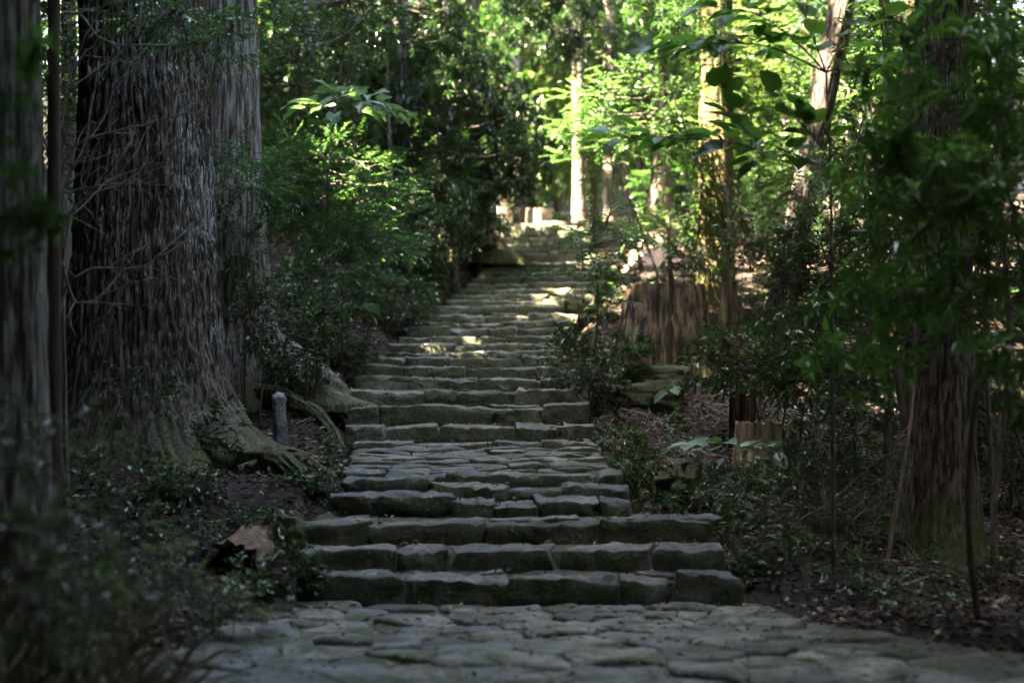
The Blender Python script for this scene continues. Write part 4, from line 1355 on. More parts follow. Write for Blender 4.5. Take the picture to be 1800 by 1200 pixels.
plant(700, 25, 32.5, 260, 150, 'long', 26, 'evergreen_tree', 'dark whorled crown at the top left of the centre', 'tree', LG, stem_r=0.06)
plant(960, 40, 34.5, 170, 130, 'long', 22, 'evergreen_tree', 'dark hanging twigs at the top over the far clearing', 'tree', stem_r=0.05, base_px=1130)
plant(1180, 45, 31.5, 200, 140, 'longgreen', 24, 'evergreen_tree', 'green whorled crown at the top in front of the olive cedar', 'tree', stem_r=0.05)
plant(1290, 100, 29.0, 170, 190, 'fresh', 26, 'leafy_tree', 'fresh green leaves crossing the upper part of the olive cedar trunk', 'tree', stem_r=0.04, tiers=4)
plant(1440, 190, 30.0, 190, 200, 'gloss', 30, 'glossy_tree', 'dark leaves around the upper part of the leaning trunk', 'tree', stem_r=0.04)
plant(1590, 90, 23.5, 210, 230, 'gloss', 34, 'glossy_tree', 'dark leaves hiding the upper part of the reddish trunk', 'tree', stem_r=0.04)
plant(110, 150, 26.0, 150, 420, 'gloss', 26, 'forest_tree', 'dark leafy tree in the gap between the left edge trunk and the giant cedar', 'tree', stem_r=0.05)
plant(40, 120, 24.0, 200, 300, 'gloss', 22, 'forest_tree', 'dark leafy tree behind the grey trunk at the left edge', 'tree', stem_r=0.05)
plant(1220, 455, 29.0, 90, 70, 'gloss', 50, 'glossy_shrub', 'small glossy shrub between the bare mound and the big stump', 'shrub', stem_r=0.01)
plant(1390, 330, 27.0, 150, 110, 'fresh', 36, 'leafy_bush', 'fresh leaves left of the middle of the leaning trunk', 'shrub', stem_r=0.012, tiers=3)
plant(840, 395, 35.4, 100, 120, 'long', 34, 'evergreen_shrub', 'dark leafy shrub over the flared foot of the thick trunk', 'shrub', LG, stem_r=0.02)
plant(1640, 520, 19.0, 300, 260, 'gloss', 32, 'glossy_tree', 'dark leafy tree around the upper stem of the streaked cedar', 'tree', stem_r=0.03)
plant(1750, 330, 18.0, 220, 300, 'gloss', 28, 'glossy_tree', 'dark leafy tree high at the right edge', 'tree', stem_r=0.03)
plant(1480, 760, 18.6, 160, 140, 'gloss', 34, 'glossy_shrub', 'dark shrub over the dead twigs right of the pale stump', 'shrub', stem_r=0.012, stems=2)
plant(600, 60, 43, 330, 260, 'far', 22, 'evergreen_tree', 'dark green tree deep behind the top of the slim trunk', 'tree', stem_r=0.1)
plant(790, 190, 43, 240, 330, 'far', 22, 'evergreen_tree', 'dark green tree deep behind the drooping evergreen', 'tree', stem_r=0.1)
plant(490, 40, 37, 220, 260, 'far', 22, 'evergreen_tree', 'dark green tree deep behind the top of the pale grey cedar', 'tree', stem_r=0.1)
plant(1470, 280, 34, 240, 260, 'gloss', 24, 'glossy_tree', 'shaded tree right of the leaning trunk behind the forked sapling', 'tree', stem_r=0.05)
plant(1600, 850, 21, 260, 160, 'low', 40, 'glossy_shrub', 'dark undergrowth behind the foot of the streaked cedar', 'shrub', stem_r=0.01, stems=3)
plant(1480, 1010, 14.9, 150, 50, 'low', 50, 'ground_plant', 'sparse low leaves on the litter near the path edge at the right', 'plant', stem_r=0.006, stems=2)
plant(1620, 1040, 13.8, 170, 60, 'low', 46, 'ground_plant', 'sparse seedlings on dark litter in front of the streaked cedar', 'plant', stem_r=0.006, stems=2)
plant(1230, 130, 47, 260, 330, 'far', 20, 'forest_tree', 'shaded green tree deep behind the olive mossy cedar', 'tree', stem_r=0.09)
plant(1400, 110, 47, 300, 320, 'far', 20, 'forest_tree', 'shaded green tree deep behind the leaning trunk', 'tree', stem_r=0.09)
plant(1290, 330, 44, 320, 130, 'far', 20, 'forest_shrub', 'shaded bush deep behind the big stump between the trunks', 'shrub', stem_r=0.03)
plant(1110, 60, 46, 220, 200, 'far', 20, 'forest_tree', 'shaded green crown deep behind the top centre right', 'tree', stem_r=0.09)
# low plants right
plant(1125, 850, 17.6, 100, 90, 'low', 120, 'ground_plant', 'light green plant at the right end of the landing', 'plant', stem_r=0.007, stems=2)
plant(1290, 860, 18.0, 170, 90, 'low', 105, 'ground_plant', 'dark leafy ground plants right of the mossy boulder', 'plant', stem_r=0.007, stems=3)
plant(1400, 860, 18.4, 150, 80, 'low', 90, 'ground_plant', 'leafy ground plants below the pale weathered stump', 'plant', stem_r=0.007, stems=3)
plant(1330, 930, 16.4, 170, 100, 'low', 85, 'ground_plant', 'dark ground plants against the right end of the third step', 'plant', stem_r=0.007, stems=3)
plant(1480, 920, 17.0, 190, 90, 'low', 60, 'ground_plant', 'dark ground plants left of the thin pale stem', 'plant', stem_r=0.007, stems=3)
plant(1240, 900, 16.6, 130, 90, 'low', 90, 'ground_plant', 'dense leafy plants just right of the mossy boulder foot', 'plant', stem_r=0.007, stems=3)
plant(1420, 810, 19.6, 140, 80, 'low', 60, 'ground_plant', 'leafy plants right of the pale weathered stump', 'plant', stem_r=0.007, stems=3)
plant(1150, 770, 20.6, 60, 40, 'fresh', 60, 'ground_plant', 'small fresh seedling on the open brown litter', 'plant', stem_r=0.005)
plant(1085, 770, 20.3, 50, 60, 'low', 60, 'ground_plant', 'small plant hugging the right end of the steps above the landing', 'plant', stem_r=0.005)
plant(1560, 900, 18.0, 150, 110, 'low', 60, 'ground_plant', 'dark leafy plants at the left foot of the streaked cedar', 'plant', stem_r=0.007, stems=3)
plant(1420, 985, 15.6, 170, 60, 'low', 50, 'ground_plant', 'low dark leaves on the shaded litter right of the lowest step', 'plant', stem_r=0.006, stems=2)
plant(1310, 1000, 15.2, 70, 60, 'low', 90, 'ground_plant', 'little plant beside the right end of the lowest step', 'plant', stem_r=0.005)
plant(1690, 985, 15.4, 160, 70, 'low', 50, 'ground_plant', 'sparse dark plants at the foot of the streaked cedar', 'plant', stem_r=0.006)

# --- near branches, out of focus
plant(1690, 170, 12.6, 360, 330, 'neargreen', 22, 'near_branch', 'blurred bright green long leaved branch at the upper right', 'branch', stem_r=0.02, base_px=1900, size=0.85)
plant(1610, 330, 13.0, 320, 210, 'neargreen', 26, 'near_branch', 'blurred green leaf fans right of the thin forked sapling', 'branch', stem_r=0.02, base_px=1900, size=0.85)
plant(1700, 430, 12.0, 310, 330, 'near', 20, 'near_branch', 'blurred dark glossy leaves catching blue light at the right', 'branch', stem_r=0.02, base_px=1880, size=0.9)
plant(1560, 550, 13.2, 300, 190, 'neargreen', 20, 'near_branch', 'blurred dark drooping leaves in front of the streaked cedar', 'branch', stem_r=0.018, base_px=1860, size=0.85)
plant(1500, 640, 12.5, 190, 110, 'neargreen', 24, 'near_branch', 'blurred green sprig above the dead brush', 'branch', stem_r=0.012, base_px=1700, size=0.8)
plant(1770, 640, 11.0, 150, 200, 'near', 22, 'near_branch', 'blurred dark leaf mass low at the right edge', 'branch', stem_r=0.018, base_px=1900, size=0.9)
plant(25, 330, 8.4, 150, 300, 'near', 30, 'near_branch', 'blurred dark leaves over the grey trunk at the left edge', 'branch', stem_r=0.014, base_px=-60, size=0.7)
plant(20, 100, 8.6, 90, 90, 'neargreen', 16, 'near_branch', 'blurred green leaf tips at the upper left edge', 'branch', stem_r=0.012, base_px=-60, size=0.7)
plant(40, 1010, 8.0, 280, 340, 'dull', 48, 'near_bush', 'blurred dark bush filling the lower left corner', 'shrub', stem_r=0.012, stems=4, size=1.1)
plant(130, 1085, 9.2, 240, 200, 'dull', 46, 'near_bush', 'blurred small leaved bush beside the path at the lower left', 'shrub', stem_r=0.010, stems=3, size=1.0)
plant(390, 1062, 12.8, 170, 60, 'dull', 70, 'near_bush', 'soft grey green ground plants at the left edge of the paved path', 'shrub', stem_r=0.008, stems=3)
plant(190, 1000, 10.6, 260, 220, 'dull', 30, 'near_bush', 'blurred grey green bush in front of the mossy foot of the giant cedar', 'shrub', stem_r=0.010, stems=4)
plant(310, 1050, 12.4, 240, 110, 'dull', 60, 'near_bush', 'soft low bush left of the hollow log along the path', 'shrub', stem_r=0.008, stems=3)
plant(210, 860, 14.0, 190, 170, 'low', 46, 'glossy_shrub', 'dark leafy undergrowth shrub left of the giant cedar root', 'shrub', stem_r=0.010, stems=3)
plant(340, 930, 15.2, 130, 60, 'low', 60, 'ground_plant', 'low dark leaves on the litter above the hollow log', 'plant', stem_r=0.006, stems=2)
plant(440, 1020, 14.2, 90, 50, 'low', 70, 'ground_plant', 'small plants in front of the hollow log', 'plant', stem_r=0.006, stems=2)
plant(60, 760, 10.5, 200, 180, 'dull', 34, 'near_bush', 'thin leafy sprays in front of the grey trunk at the left edge', 'shrub', stem_r=0.008, stems=3)

# ------------------------------------------------------------------ plants with large single leaves
def broad_leaf_mesh(L, W, mat, seed, lobed):
    m = 22
    t = np.linspace(0, 2 * np.pi, m, endpoint=False)
    rng = np.random.default_rng(seed)
    # outline: pointed tip at +u, heart shaped base
    u = 0.5 + 0.52 * np.cos(t) + 0.10 * np.exp(-((t - 0) / 0.25) ** 2) + 0.10 * np.exp(-((t - 2 * np.pi) / 0.25) ** 2) - 0.16 * np.exp(-((t - np.pi) / 0.3) ** 2) * -1
    w = 0.5 * np.sin(t) * (1 + 0.12 * np.cos(t * 1.0 + np.pi))
    if lobed:
        k = 1 + 0.16 * np.cos(5 * t)
        u = 0.45 + (u - 0.45) * k
        w = w * k
    wig = 1 + rng.uniform(-0.05, 0.05, m)
    out = np.c_[u * wig, w * wig]
    inner = np.array([0.45, 0]) + (out - np.array([0.45, 0])) * 0.55
    def z(p):
        return 0.18 * np.abs(p[:, 1]) - 0.28 * (p[:, 0] - 0.35) ** 2 + 0.02 * np.sin(p[:, 1] * 30)
    V = np.concatenate([np.c_[out, z(out)], np.c_[inner, z(inner)], [[0.45, 0, -0.02]]])
    V = V * np.array([L, W, L])
    a = np.arange(m)
    b = (a + 1) % m
    return make_mesh('leaf', V, [np.stack([a, b, m + b, m + a], -1), np.stack([m + a, m + b, np.full(m, 2 * m)], -1)], mat, True, np.full(2 * m + 1, 0.2 + 0.5 * rng.random()))


def big_leaf_plant(name, label, cat, base, stem_pts, tips, meshes, stem_r, bark, seed, hang=0.25, petiole=0.12):
    """stem_pts: main stem; tips: leaf positions; each leaf is its own object on a thin leaf stalk."""
    rng = np.random.default_rng(seed)
    root = empty(name, base)
    tag(root, label, cat)
    org = np.array(base)
    g = Geo()
    sp = spline(stem_pts, 24)
    tube(g, sp, np.linspace(stem_r, stem_r * 0.4, 24), 8)
    link('stem', g.mesh('stem', M[bark], True, org), root)
    g = Geo()
    for grp in tips:
        start = np.array(grp[0])
        br = spline([start] + [np.array(q) for q in grp[1]], 12)
        tube(g, br, np.linspace(stem_r * 0.45, 0.004, 12), 6)
        n = grp[2]
        for k in range(n):
            f = 0.25 + 0.75 * (k + 0.5) / n
            i = int(f * 11)
            d = norm(br[min(i + 1, 11)] - br[max(i - 1, 0)])
            sgn = 1 if k % 2 else -1
            side = norm(np.cross(d, [0, 0, 1.0])) * sgn
            dirv = norm(d * (0.5 + 0.5 * f) + side * (1.0 - 0.5 * f) + rng.normal(0, 0.25, 3) + np.array([0, 0, -hang]))
            pe = br[i] + dirv * petiole * rng.uniform(0.6, 1.4) + np.array([0, 0, 0.03])
            tube(g, np.array([br[i], (br[i] + pe) / 2 + [0, 0, 0.02], pe]), 0.004, 4, cap=False)
            o = link('leaf', meshes[rng.integers(len(meshes))], root, pe - org)
            X = dirv
            Zv = norm(np.array([0, 0, 1.0]) + rng.normal(0, 0.22, 3) - X * (X[2]))
            Yv = norm(np.cross(Zv, X))
            Zv = np.cross(X, Yv)
            from mathutils import Matrix
            o.rotation_euler = Matrix(((X[0], Yv[0], Zv[0]), (X[1], Yv[1], Zv[1]), (X[2], Yv[2], Zv[2]))).to_euler()
            s = rng.uniform(0.7, 1.15)
            o.scale = (s, s, s)
    link('twigs', g.mesh('twigs', M[bark], True, org), root)
    return root


BL = [broad_leaf_mesh(0.24, 0.20, M['broad_leaf'], k, False) for k in range(4)]
Yb = 15.2
base = groundpt(1466, 880, Yb, -0.05)
fork = P(1452, 128, Yb)
big_leaf_plant('forked_sapling', 'thin straight sapling with broad backlit hanging leaves right of the stairs', 'sapling', base,
               [base, P(1463, 620, Yb), P(1460, 300, Yb), fork],
               [(fork, [P(1400, 75, Yb - 0.3), P(1330, 25, Yb - 0.6), P(1230, 10, Yb - 0.8)], 20),
                (fork, [P(1360, 85, Yb - 0.2), P(1270, 75, Yb - 0.5), P(1150, 85, Yb - 0.7)], 24),
                (fork, [P(1480, 80, Yb + 0.2), P(1540, 30, Yb + 0.3)], 6),
                (fork, [P(1500, 105, Yb - 0.3), P(1570, 90, Yb - 0.6)], 6),
                (P(1461, 300, Yb), [P(1380, 265, Yb - 0.3), P(1310, 230, Yb - 0.5), P(1265, 150, Yb - 0.6)], 18),
                (P(1430, 288, Yb), [P(1360, 280, Yb - 0.5), P(1290, 250, Yb - 0.8), P(1180, 245, Yb - 0.9), P(1060, 240, Yb - 1.0)], 26),
                (P(1462, 290, Yb), [P(1430, 240, Yb - 0.3), P(1370, 180, Yb - 0.4)], 14),
                (fork, [P(1420, 40, Yb), P(1390, -40, Yb)], 5)],
               BL, 0.022, 'thin_bark', 5, 0.12, 0.14)
PL = [broad_leaf_mesh(0.34, 0.24, M['pale_leaf'], 20 + k, True) for k in range(3)]
base = groundpt(640, 610, 25.3, -0.05)
big_leaf_plant('broad_leaf_sapling', 'sunlit pale sprig of broad lobed leaves above the feathery green shrub', 'sapling', base,
               [base, P(640, 450, 25.5), P(625, 300, 25.6), P(612, 205, 25.6)],
               [(P(612, 205, 25.6), [P(570, 185, 25.5), P(525, 188, 25.5)], 11), (P(612, 205, 25.6), [P(650, 185, 25.5), P(710, 198, 25.5)], 11),
                (P(612, 205, 25.6), [P(600, 175, 25.3), P(585, 165, 24.8)], 8), (P(612, 205, 25.6), [P(640, 178, 25.3), P(660, 170, 24.9)], 8)],
               PL, 0.009, 'thin_bark', 6, 0.18, 0.12)
PL2 = [broad_leaf_mesh(0.26, 0.19, M['pale_leaf'], 30 + k, False) for k in range(3)]
base = groundpt(1290, 850, 18.8, -0.05)
big_leaf_plant('broad_leaf_plant', 'flat layered pale leaves spreading in front of the pale weathered stump', 'plant', base,
               [base, P(1285, 830, 18.8), P(1282, 800, 18.8)],
               [(P(1282, 802, 18.8), [P(1240, 790, 18.7), P(1195, 788, 18.6)], 6), (P(1282, 802, 18.8), [P(1320, 792, 18.7), P(1360, 802, 18.6)], 6),
                (P(1282, 805, 18.8), [P(1270, 785, 18.4), P(1265, 778, 18.2)], 4), (P(1284, 815, 18.8), [P(1240, 815, 18.5), P(1215, 812, 18.4)], 3)],
               PL2, 0.007, 'thin_bark', 7, 0.0, 0.06)
base = groundpt(1215, 705, 22.6, -0.05)
big_leaf_plant('broad_leaf_plant', 'small flat pale leaf layers on the litter below the big stump', 'plant', base,
               [base, P(1215, 695, 22.6), P(1212, 685, 22.6)],
               [(P(1212, 685, 22.6), [P(1190, 682, 22.5), P(1172, 690, 22.4)], 4), (P(1212, 685, 22.6), [P(1230, 680, 22.5), P(1245, 684, 22.4)], 4)],
               PL2, 0.005, 'thin_bark', 8, 0.0, 0.05)
base = groundpt(600, 600, 25.2, -0.05)
big_leaf_plant('broad_leaf_plant', 'three bluish broad leaves on a thin stalk in the dark left bank', 'plant', base,
               [base, P(598, 570, 25.2), P(600, 542, 25.2)],
               [(P(600, 542, 25.2), [P(580, 532, 25.1), P(570, 530, 25.0)], 2), (P(600, 542, 25.2), [P(630, 540, 25.1), P(650, 548, 25.0)], 3)],
               [broad_leaf_mesh(0.36, 0.30, M['pale_leaf'], 40, True)], 0.006, 'thin_bark', 9, 0.05, 0.05)


# ------------------------------------------------------------------ ferns
def fern(px, py, Y, r_px, n, label, seed):
    b = groundpt(px, py, Y, -0.02)
    rng = np.random.default_rng(seed)
    root = empty('fern', b)
    tag(root, label, 'fern', 'ferns on the forest floor')
    R = r_px * Y / FPX
    for k in range(n):
        a = 2 * math.pi * k / n + rng.uniform(-0.3, 0.3)
        L = R * rng.uniform(0.8, 1.15)
        m = 22
        t = np.linspace(0.12, 1, m)
        d = np.array([math.cos(a), math.sin(a), 0])
        pts = np.outer(t * L, d) + np.outer(L * (0.75 * t - 0.72 * t * t), [0, 0, 1.0])
        g = Geo()
        tube(g, np.vstack([[0, 0, 0], pts]), np.linspace(0.005, 0.0015, m + 1), 4, 0.3)
        side = np.array([-math.sin(a), math.cos(a), 0])
        for sg in (-1, 1):
            w = L * 0.30 * np.sin(np.pi * (0.12 + 0.86 * (1 - t) ** 0.8))
            dirs = sg * side + 0.45 * d + np.array([0, 0, -0.15])
            add_leaves(g, pts, np.repeat(dirs[None], m, 0), np.tile([0, 0, 1.0], (m, 1)), w, np.full(m, L * 0.06), 'oval', rng.uniform(0.1, 0.9, m))
        link('frond', g.mesh('frond', M['fern'], False), root)


fern(655, 600, 26.5, 46, 8, 'fern with spread fronds on the left bank by the middle steps', 1)
fern(690, 585, 27.3, 34, 7, 'smaller fern higher on the left bank by the middle steps', 2)
fern(650, 632, 25.6, 30, 7, 'light fern at the left end of the curved middle step', 3)
fern(610, 570, 26.2, 34, 7, 'dark fern beneath the bluish broad leaves', 4)
fern(1775, 960, 14.6, 60, 8, 'dark fern at the right edge near the thin dark stem', 5)
fern(1440, 830, 19.4, 44, 7, 'fern on the brown litter right of the pale weathered stump', 6)
fern(260, 960, 13.6, 50, 7, 'bright fern on the litter left of the hollow log', 7)
fern(1075, 800, 19.6, 26, 7, 'small pale fern at the right end of the step above the landing', 8)
fern(1350, 1040, 14.4, 34, 6, 'small fern on the litter right of the lowest step', 9)
fern(565, 905, 16.4, 30, 7, 'small fern between the cedar root and the fourth step', 11)
fern(470, 905, 16.4, 34, 7, 'fern on the litter above the hollow log', 12)
fern(1300, 960, 15.9, 36, 7, 'fern at the right end of the second step', 13)
fern(1560, 1010, 14.8, 40, 7, 'fern on the dark litter below the thin pale bent stem', 14)
fern(1180, 800, 19.4, 30, 7, 'fern on the litter above the mossy boulder', 15)
fern(575, 770, 20.6, 26, 6, 'small fern in the hollow right of the stone post', 16)
fern(1100, 500, 32, 36, 7, 'fern below the bare pinkish mound', 10)

# ------------------------------------------------------------------ dead branches in front of the giant cedar
drng = np.random.default_rng(5)


def dead_shrub(name, label, base, mains, seed, twigs=9, r0=0.03, mat='dead_twig'):
    rng = np.random.default_rng(seed)
    root = empty(name, base)
    tag(root, label, 'dead branches')
    org = np.array(base)
    for pts in mains:
        g = Geo()
        sp = spline(np.array(pts), 30)
        sp[1:] += np.cumsum(rng.normal(0, 0.008, (29, 3)), 0)
        tube(g, sp, np.linspace(r0, 0.006, 30), 7)
        for k in range(twigs):
            i = rng.integers(6, 29)
            L = rng.uniform(0.25, 0.9)
            d = norm(norm(sp[i] - sp[i - 1]) + rng.normal(0, 0.75, 3) * np.array([1, 0.6, 1]))
            q = [sp[i]]
            for s in range(7):
                d = norm(d + rng.normal(0, 0.15, 3) + np.array([0.03, 0, 0.05]))
                q.append(q[-1] + d * L / 7)
            tube(g, np.array(q), np.linspace(0.009, 0.0028, 8), 5, cap=False)
            for s2 in range(3):
                a = q[rng.integers(2, 7)]
                e = norm(d + rng.normal(0, 0.8, 3))
                q2 = [a, a + e * L * 0.15, a + e * L * 0.3 + rng.normal(0, 0.04, 3)]
                tube(g, np.array(q2), np.array([0.0045, 0.003, 0.002]), 4, cap=False)
        link('branch', g.mesh('branch', M[mat], True, org), root)


Yd = 15.4
base = groundpt(120, 700, Yd, -0.05)
dead_shrub('dead_shrub', 'tangle of bare grey twigs hanging in front of the giant cedar', base,
           [[base, P(100, 560, Yd), P(150, 480, Yd), P(240, 475, Yd), P(300, 440, Yd)],
            [base, P(110, 450, Yd), P(130, 360, Yd), P(200, 300, Yd), P(250, 215, Yd)],
            [base, P(105, 420, Yd), P(110, 300, Yd), P(160, 240, Yd), P(270, 210, Yd), P(345, 190, Yd)],
            [base, P(95, 350, Yd), P(110, 180, Yd), P(140, 80, Yd), P(200, -20, Yd)],
            [base, P(110, 400, Yd), P(150, 250, Yd), P(175, 130, Yd), P(235, 60, Yd), P(240, 30, Yd)],
            [base, P(100, 380, Yd), P(130, 330, Yd), P(220, 315, Yd), P(290, 260, Yd), P(320, 215, Yd)],
            [base, P(105, 500, Yd), P(115, 400, Yd), P(165, 350, Yd), P(230, 250, Yd)],
            [base, P(110, 480, Yd), P(140, 530, Yd), P(200, 510, Yd), P(235, 495, Yd)]], 3, 6, 0.017)
Ye = 15.6
base = groundpt(88, 700, Ye, -0.05)
dead_shrub('dead_shrub', 'curved bare branch arching across the top of the giant cedar', base,
           [[base, P(92, 300, Ye), P(95, 60, Ye), P(130, 20, Ye), P(175, 65, Ye), P(230, 75, Ye), P(300, 72, Ye), P(360, 60, Ye)],
            [base, P(94, 330, Ye), P(120, 140, Ye), P(170, 60, Ye), P(215, -10, Ye)]], 4, 5, 0.018)
base = groundpt(1480, 990, 16.6, -0.05)
dead_shrub('dead_brush', 'heap of thin dead twigs left of the streaked cedar', base,
           [[base, base + np.array([drng.normal(0, 0.3), drng.normal(0, 0.2), 0.25]), base + np.array([drng.normal(0, 0.7), drng.normal(0, 0.3), 0.55])] for _ in range(12)], 8, 6, 0.006, 'thin_bark')
base = groundpt(1420, 960, 16.0, -0.05)
dead_shrub('dead_brush', 'dark bent dead stem rising over the ground plants right of the stairs', base,
           [[base, P(1400, 930, 16), P(1480, 870, 16.2), P(1560, 800, 16.4), P(1590, 760, 16.5)]], 9, 7, 0.012, 'brown_bark')

# ------------------------------------------------------------------ background forest
brng = np.random.default_rng(17)
far_specs = []
for k in range(46):
    Y = brng.uniform(50, 84)
    px = brng.uniform(-250, 2050)
    far_specs.append((px, Y))
for Y, px in ((52, 915), (55, 980), (58, 940), (62, 900), (64, 985), (54, 1040), (68, 950), (57, 870), (72, 930), (75, 1000), (60, 1080)):
    far_specs.append((px, Y))
shared = []
for v_ in range(6):
    rng = np.random.default_rng(400 + v_)
    g = Geo()
    n = 620
    u = norm(rng.normal(size=(n * 2, 3))) * rng.uniform(0.2, 1, (n * 2, 1)) ** 0.5
    u = u[fbm(u * 2.2 + v_ * 9, v_, 2) > 0.42][:n]
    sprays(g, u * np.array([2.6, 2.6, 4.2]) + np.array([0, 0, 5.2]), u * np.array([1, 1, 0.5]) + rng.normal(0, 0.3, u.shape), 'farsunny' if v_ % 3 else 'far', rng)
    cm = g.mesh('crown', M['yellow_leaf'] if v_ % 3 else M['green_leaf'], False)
    g = Geo()
    tube(g, spline([[0, 0, -0.3], [0.1, 0, 3], [0.0, 0.1, 7.5]], 12), np.linspace(0.14, 0.03, 12), 8)
    for q in u[:40] * np.array([2.6, 2.6, 4.2]) + np.array([0, 0, 5.2]):
        zz = max(1.2, q[2] * 0.7)
        tube(g, spline([[0, 0, zz], [q[0] * 0.5, q[1] * 0.5, zz + (q[2] - zz) * 0.35], q], 5), np.linspace(0.04, 0.01, 5), 4, cap=False)
    shared.append((cm, g.mesh('trunk', M['brown_bark'])))


def far_label(px, Y, k):
    tone = 'sunny yellow green' if k % 6 % 3 else 'darker green'
    size = 'moderately distant' if Y < 60 else ('distant' if Y < 72 else 'most distant')
    for lim, where in ((130, 'left of the giant cedar'), (420, 'hidden behind the giant cedar'), (700, 'between the grey cedar and the slim trunk'),
                       (870, 'behind the long leaved evergreens'), (935, 'over the two close slim trunks'), (1000, 'over the bright stump'),
                       (1120, 'beyond the slim shaded trunk'), (1290, 'around the olive mossy cedar'), (1460, 'by the leaning trunk'),
                       (1640, 'left of the reddish trunk'), (9999, 'beyond the right edge thicket')):
        if px < lim:
            return '%s %s tree %s' % (size, tone, where), 'far trees ' + where


for k, (px, Y) in enumerate(far_specs):
    x = (px - 900) / FPX * Y
    b = np.array([x, Y, float(ground_z(x, Y))])
    central = 840 < px < 1120
    root = empty('far_tree', b)
    lab, grp = far_label(px, Y, k)
    tag(root, lab, 'tree', grp)
    cm, tm = shared[k % 6]
    s = brng.uniform(0.8, 1.4)
    root.rotation_euler = (0, 0, brng.uniform(0, 6.28))
    root.scale = (s, s, s * brng.uniform(0.9, 1.25))
    link('trunk', tm, root)
    link('crown', cm, root)['kind'] = 'stuff'

# the wood beyond, and an unseen leaf ring added to block low skylight: one mass each
g = Geo()
n = 34000
x = brng.uniform(-60, 60, n)
y = brng.uniform(86, 112, n)
p = np.c_[x, y, ground_z(x, y) + brng.uniform(0, 1, n) ** 0.8 * 26]
add_leaves(g, p, norm(brng.normal(size=(n, 3))), norm(brng.normal(size=(n, 3)) + [0, 0, 1.2]), brng.uniform(0.5, 1.1, n), brng.uniform(0.3, 0.6, n), 'flake', brng.uniform(0, 0.95, n))
wood = link('far_forest', g.mesh('far_forest', M['green_leaf'], False))
tag(wood, 'far forest closing the view beyond the clearing', 'forest', kind='stuff')
g = Geo()
n = 38000
ang = brng.uniform(0, 2 * np.pi, n)
rad = brng.uniform(21, 36, n)
x, y = rad * np.cos(ang), 16 + rad * 1.35 * np.sin(ang)
ok = ~((y > 0) & (np.abs(x) < 0.36 * y + 3))
x, y = x[ok], y[ok]
n = len(x)
p = np.c_[x, y, ground_z(x, y) + brng.uniform(0, 1, n) * 14]
add_leaves(g, p, norm(brng.normal(size=(n, 3))), norm(brng.normal(size=(n, 3)) + [0, 0, 0.8]), brng.uniform(1.2, 2.4, n), brng.uniform(0.8, 1.6, n), 'flake', brng.uniform(0, 0.95, n))
wood = link('undergrowth', g.mesh('undergrowth', M['dark_leaf'], False))  # oversized flakes out of view, added to keep low side light out
tag(wood, 'unseen ring of big leaf flakes added to block low skylight', 'undergrowth', kind='stuff')

# ------------------------------------------------------------------ litter, twigs, grass, weeds
lrng = np.random.default_rng(31)


def scatter(n, x0, x1, y0, y1, on_stairs=0.0):
    x = lrng.uniform(x0, x1, n)
    y = y0 + (y1 - y0) * lrng.random(n) ** 1.35
    e = (x < edge_l(y) - 0.02) | (x > edge_r(y) + 0.02)
    return x[e], y[e]


g = Geo()
x, y = scatter(80000, -7.0, 7.5, 10, 40)
n = len(x)
p = np.c_[x, y, ground_z(x, y) + lrng.uniform(0.02, 0.06, n)]
add_leaves(g, p, norm(np.c_[lrng.normal(size=(n, 2)), lrng.normal(0, 0.25, n)]), norm(np.c_[lrng.normal(0, 0.5, (n, 2)), np.ones(n)]),
           lrng.uniform(0.05, 0.13, n), lrng.uniform(0.02, 0.055, n), 'flake', lrng.uniform(0, 1, n) ** 1.8)
tag(link('leaf_litter', g.mesh('leaf_litter', M['litter'], False)), 'brown fallen leaves covering the forest floor', 'leaf litter', kind='stuff')

g = Geo()
x = np.concatenate([lrng.uniform(1.0, 5.5, 3400), lrng.uniform(-6.5, 7.5, 1400)])
y = np.concatenate([lrng.uniform(15.5, 25.5, 3400), lrng.uniform(12, 40, 1400)])
ok = (x < edge_l(y) - 0.1) | (x > edge_r(y) + 0.12)
x, y = x[ok], y[ok]
for k in range(len(x)):
    L = lrng.uniform(0.15, 0.75)
    a = lrng.uniform(0, 6.28)
    d = np.array([math.cos(a), math.sin(a), lrng.normal(0.05, 0.22)])
    c = np.array([x[k], y[k], 0])
    c[2] = 0
    q = np.array([c - d * L / 2, c + lrng.normal(0, 0.05, 3), c + d * L / 2])
    tube(g, q, np.array([0.007, 0.006, 0.003]) * lrng.uniform(0.6, 1.3), 3, lrng.uniform(0, 1), cap=False)
V = np.concatenate(g.v)
V[:, 2] += ground_z(V[:, 0], V[:, 1]) + 0.03
g.v = [V]
tag(link('twig_litter', g.mesh('twig_litter', M['twig_litter'], False)), 'dead twigs and dry fronds strewn over the slope', 'twig litter', kind='stuff')

# a few fallen leaves on the steps and the path
g = Geo()
px_, py_, pz_ = [], [], []
for k in range(1500):
    i = lrng.integers(0, len(STEPS))
    yb = SY[i + 1] if i + 1 < len(STEPS) else SY[i] + 0.5
    px_.append(lrng.uniform(SXL[i] + 0.1, SXR[i] - 0.1))
    py_.append(lrng.uniform(SY[i] + 0.03, yb - 0.03))
    pz_.append(SZ[i] + 0.036)
for k in range(500):
    y_ = lrng.uniform(10, 14.4)
    px_.append(lrng.uniform(edge_l(y_), edge_r(y_)))
    py_.append(y_)
    pz_.append(0.028)
p = np.c_[px_, py_, pz_]
n = len(p)
add_leaves(g, p, norm(np.c_[lrng.normal(size=(n, 2)), lrng.normal(0, 0.15, n)]), norm(np.c_[lrng.normal(0, 0.2, (n, 2)), np.ones(n)]),
           lrng.uniform(0.04, 0.09, n), lrng.uniform(0.018, 0.04, n), 'oval', lrng.uniform(0.2, 1, n))
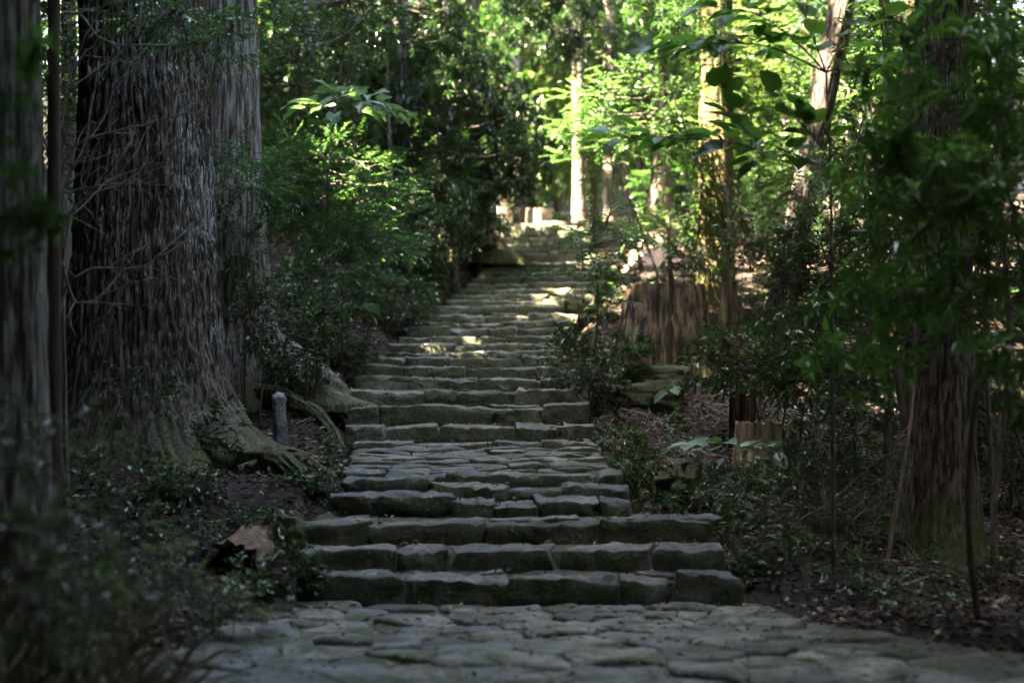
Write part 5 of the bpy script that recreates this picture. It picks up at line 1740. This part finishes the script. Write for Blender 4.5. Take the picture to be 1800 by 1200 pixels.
tag(link('fallen_leaves', g.mesh('fallen_leaves', M['litter'], False)), 'scattered brown fallen leaves lying on the stone steps and path', 'fallen leaves', kind='stuff')

g = Geo()
for (x, y, z) in weed_spots:
    m = lrng.integers(6, 16)
    p = np.array([x, y, z]) + lrng.normal(0, 1, (m, 3)) * np.array([0.07, 0.012, 0.012])
    d = norm(np.c_[lrng.normal(0, 0.8, m), -np.abs(lrng.normal(0.4, 0.4, m)), lrng.uniform(0.1, 1.0, m)])
    s = lrng.uniform(0.025, 0.075, m)
    add_leaves(g, p, d, norm(lrng.normal(0, 0.4, (m, 3)) + [0, -0.3, 1]), s, s * lrng.uniform(0.25, 0.5), 'oval', lrng.uniform(0.1, 0.9, m))
tag(link('step_weeds', g.mesh('step_weeds', M['fern'], False)), 'small green weeds growing in the joints of the stone steps', 'weeds', kind='stuff')


def grass(name, label, spots, mat, L0, L1, per, seed, spread=0.12):
    rng = np.random.default_rng(seed)
    g = Geo()
    for (x, y) in spots:
        m = per
        xx, yy = x + rng.normal(0, spread, m), y + rng.normal(0, spread, m)
        p = np.c_[xx, yy, ground_z(xx, yy) - 0.02]
        d = norm(np.c_[rng.normal(0, 0.35, (m, 2)), np.ones(m)])
        L = rng.uniform(L0, L1, m)
        add_leaves(g, p, d, norm(np.c_[rng.normal(size=(m, 2)), np.full(m, 0.3)]), L, rng.uniform(0.004, 0.009, m), 'blade', rng.uniform(0, 0.95, m))
    return tag(link(name, g.mesh(name, mat, False)), label, 'grass', kind='stuff')


gs = []
for k in range(70):
    Y = lrng.uniform(8, 12.5)
    gs.append(((lrng.uniform(-60, 230) - 900) / FPX * Y, Y))
grass('dry_grass', 'blurred dry grass stems at the lower left', gs, M['dry_grass'], 0.3, 0.7, 14, 3)
gs = []
for k in range(60):
    Y = lrng.uniform(8, 13.5)
    gs.append(((lrng.uniform(-40, 200) - 900) / FPX * Y, Y))
grass('green_grass', 'blurred green grass blades at the lower left beside the path', gs, M['grass'], 0.15, 0.5, 12, 4)
gs = []
for k in range(60):
    y_ = lrng.uniform(15, 24)
    gs.append((float(edge_r(np.array(y_))) + lrng.uniform(0.05, 0.6), y_))
grass('edge_grass', 'thin grass tufts along the right edge of the stairs', gs, M['grass'], 0.08, 0.3, 10, 5, 0.06)
print('LEAVES', LEAF_COUNT)
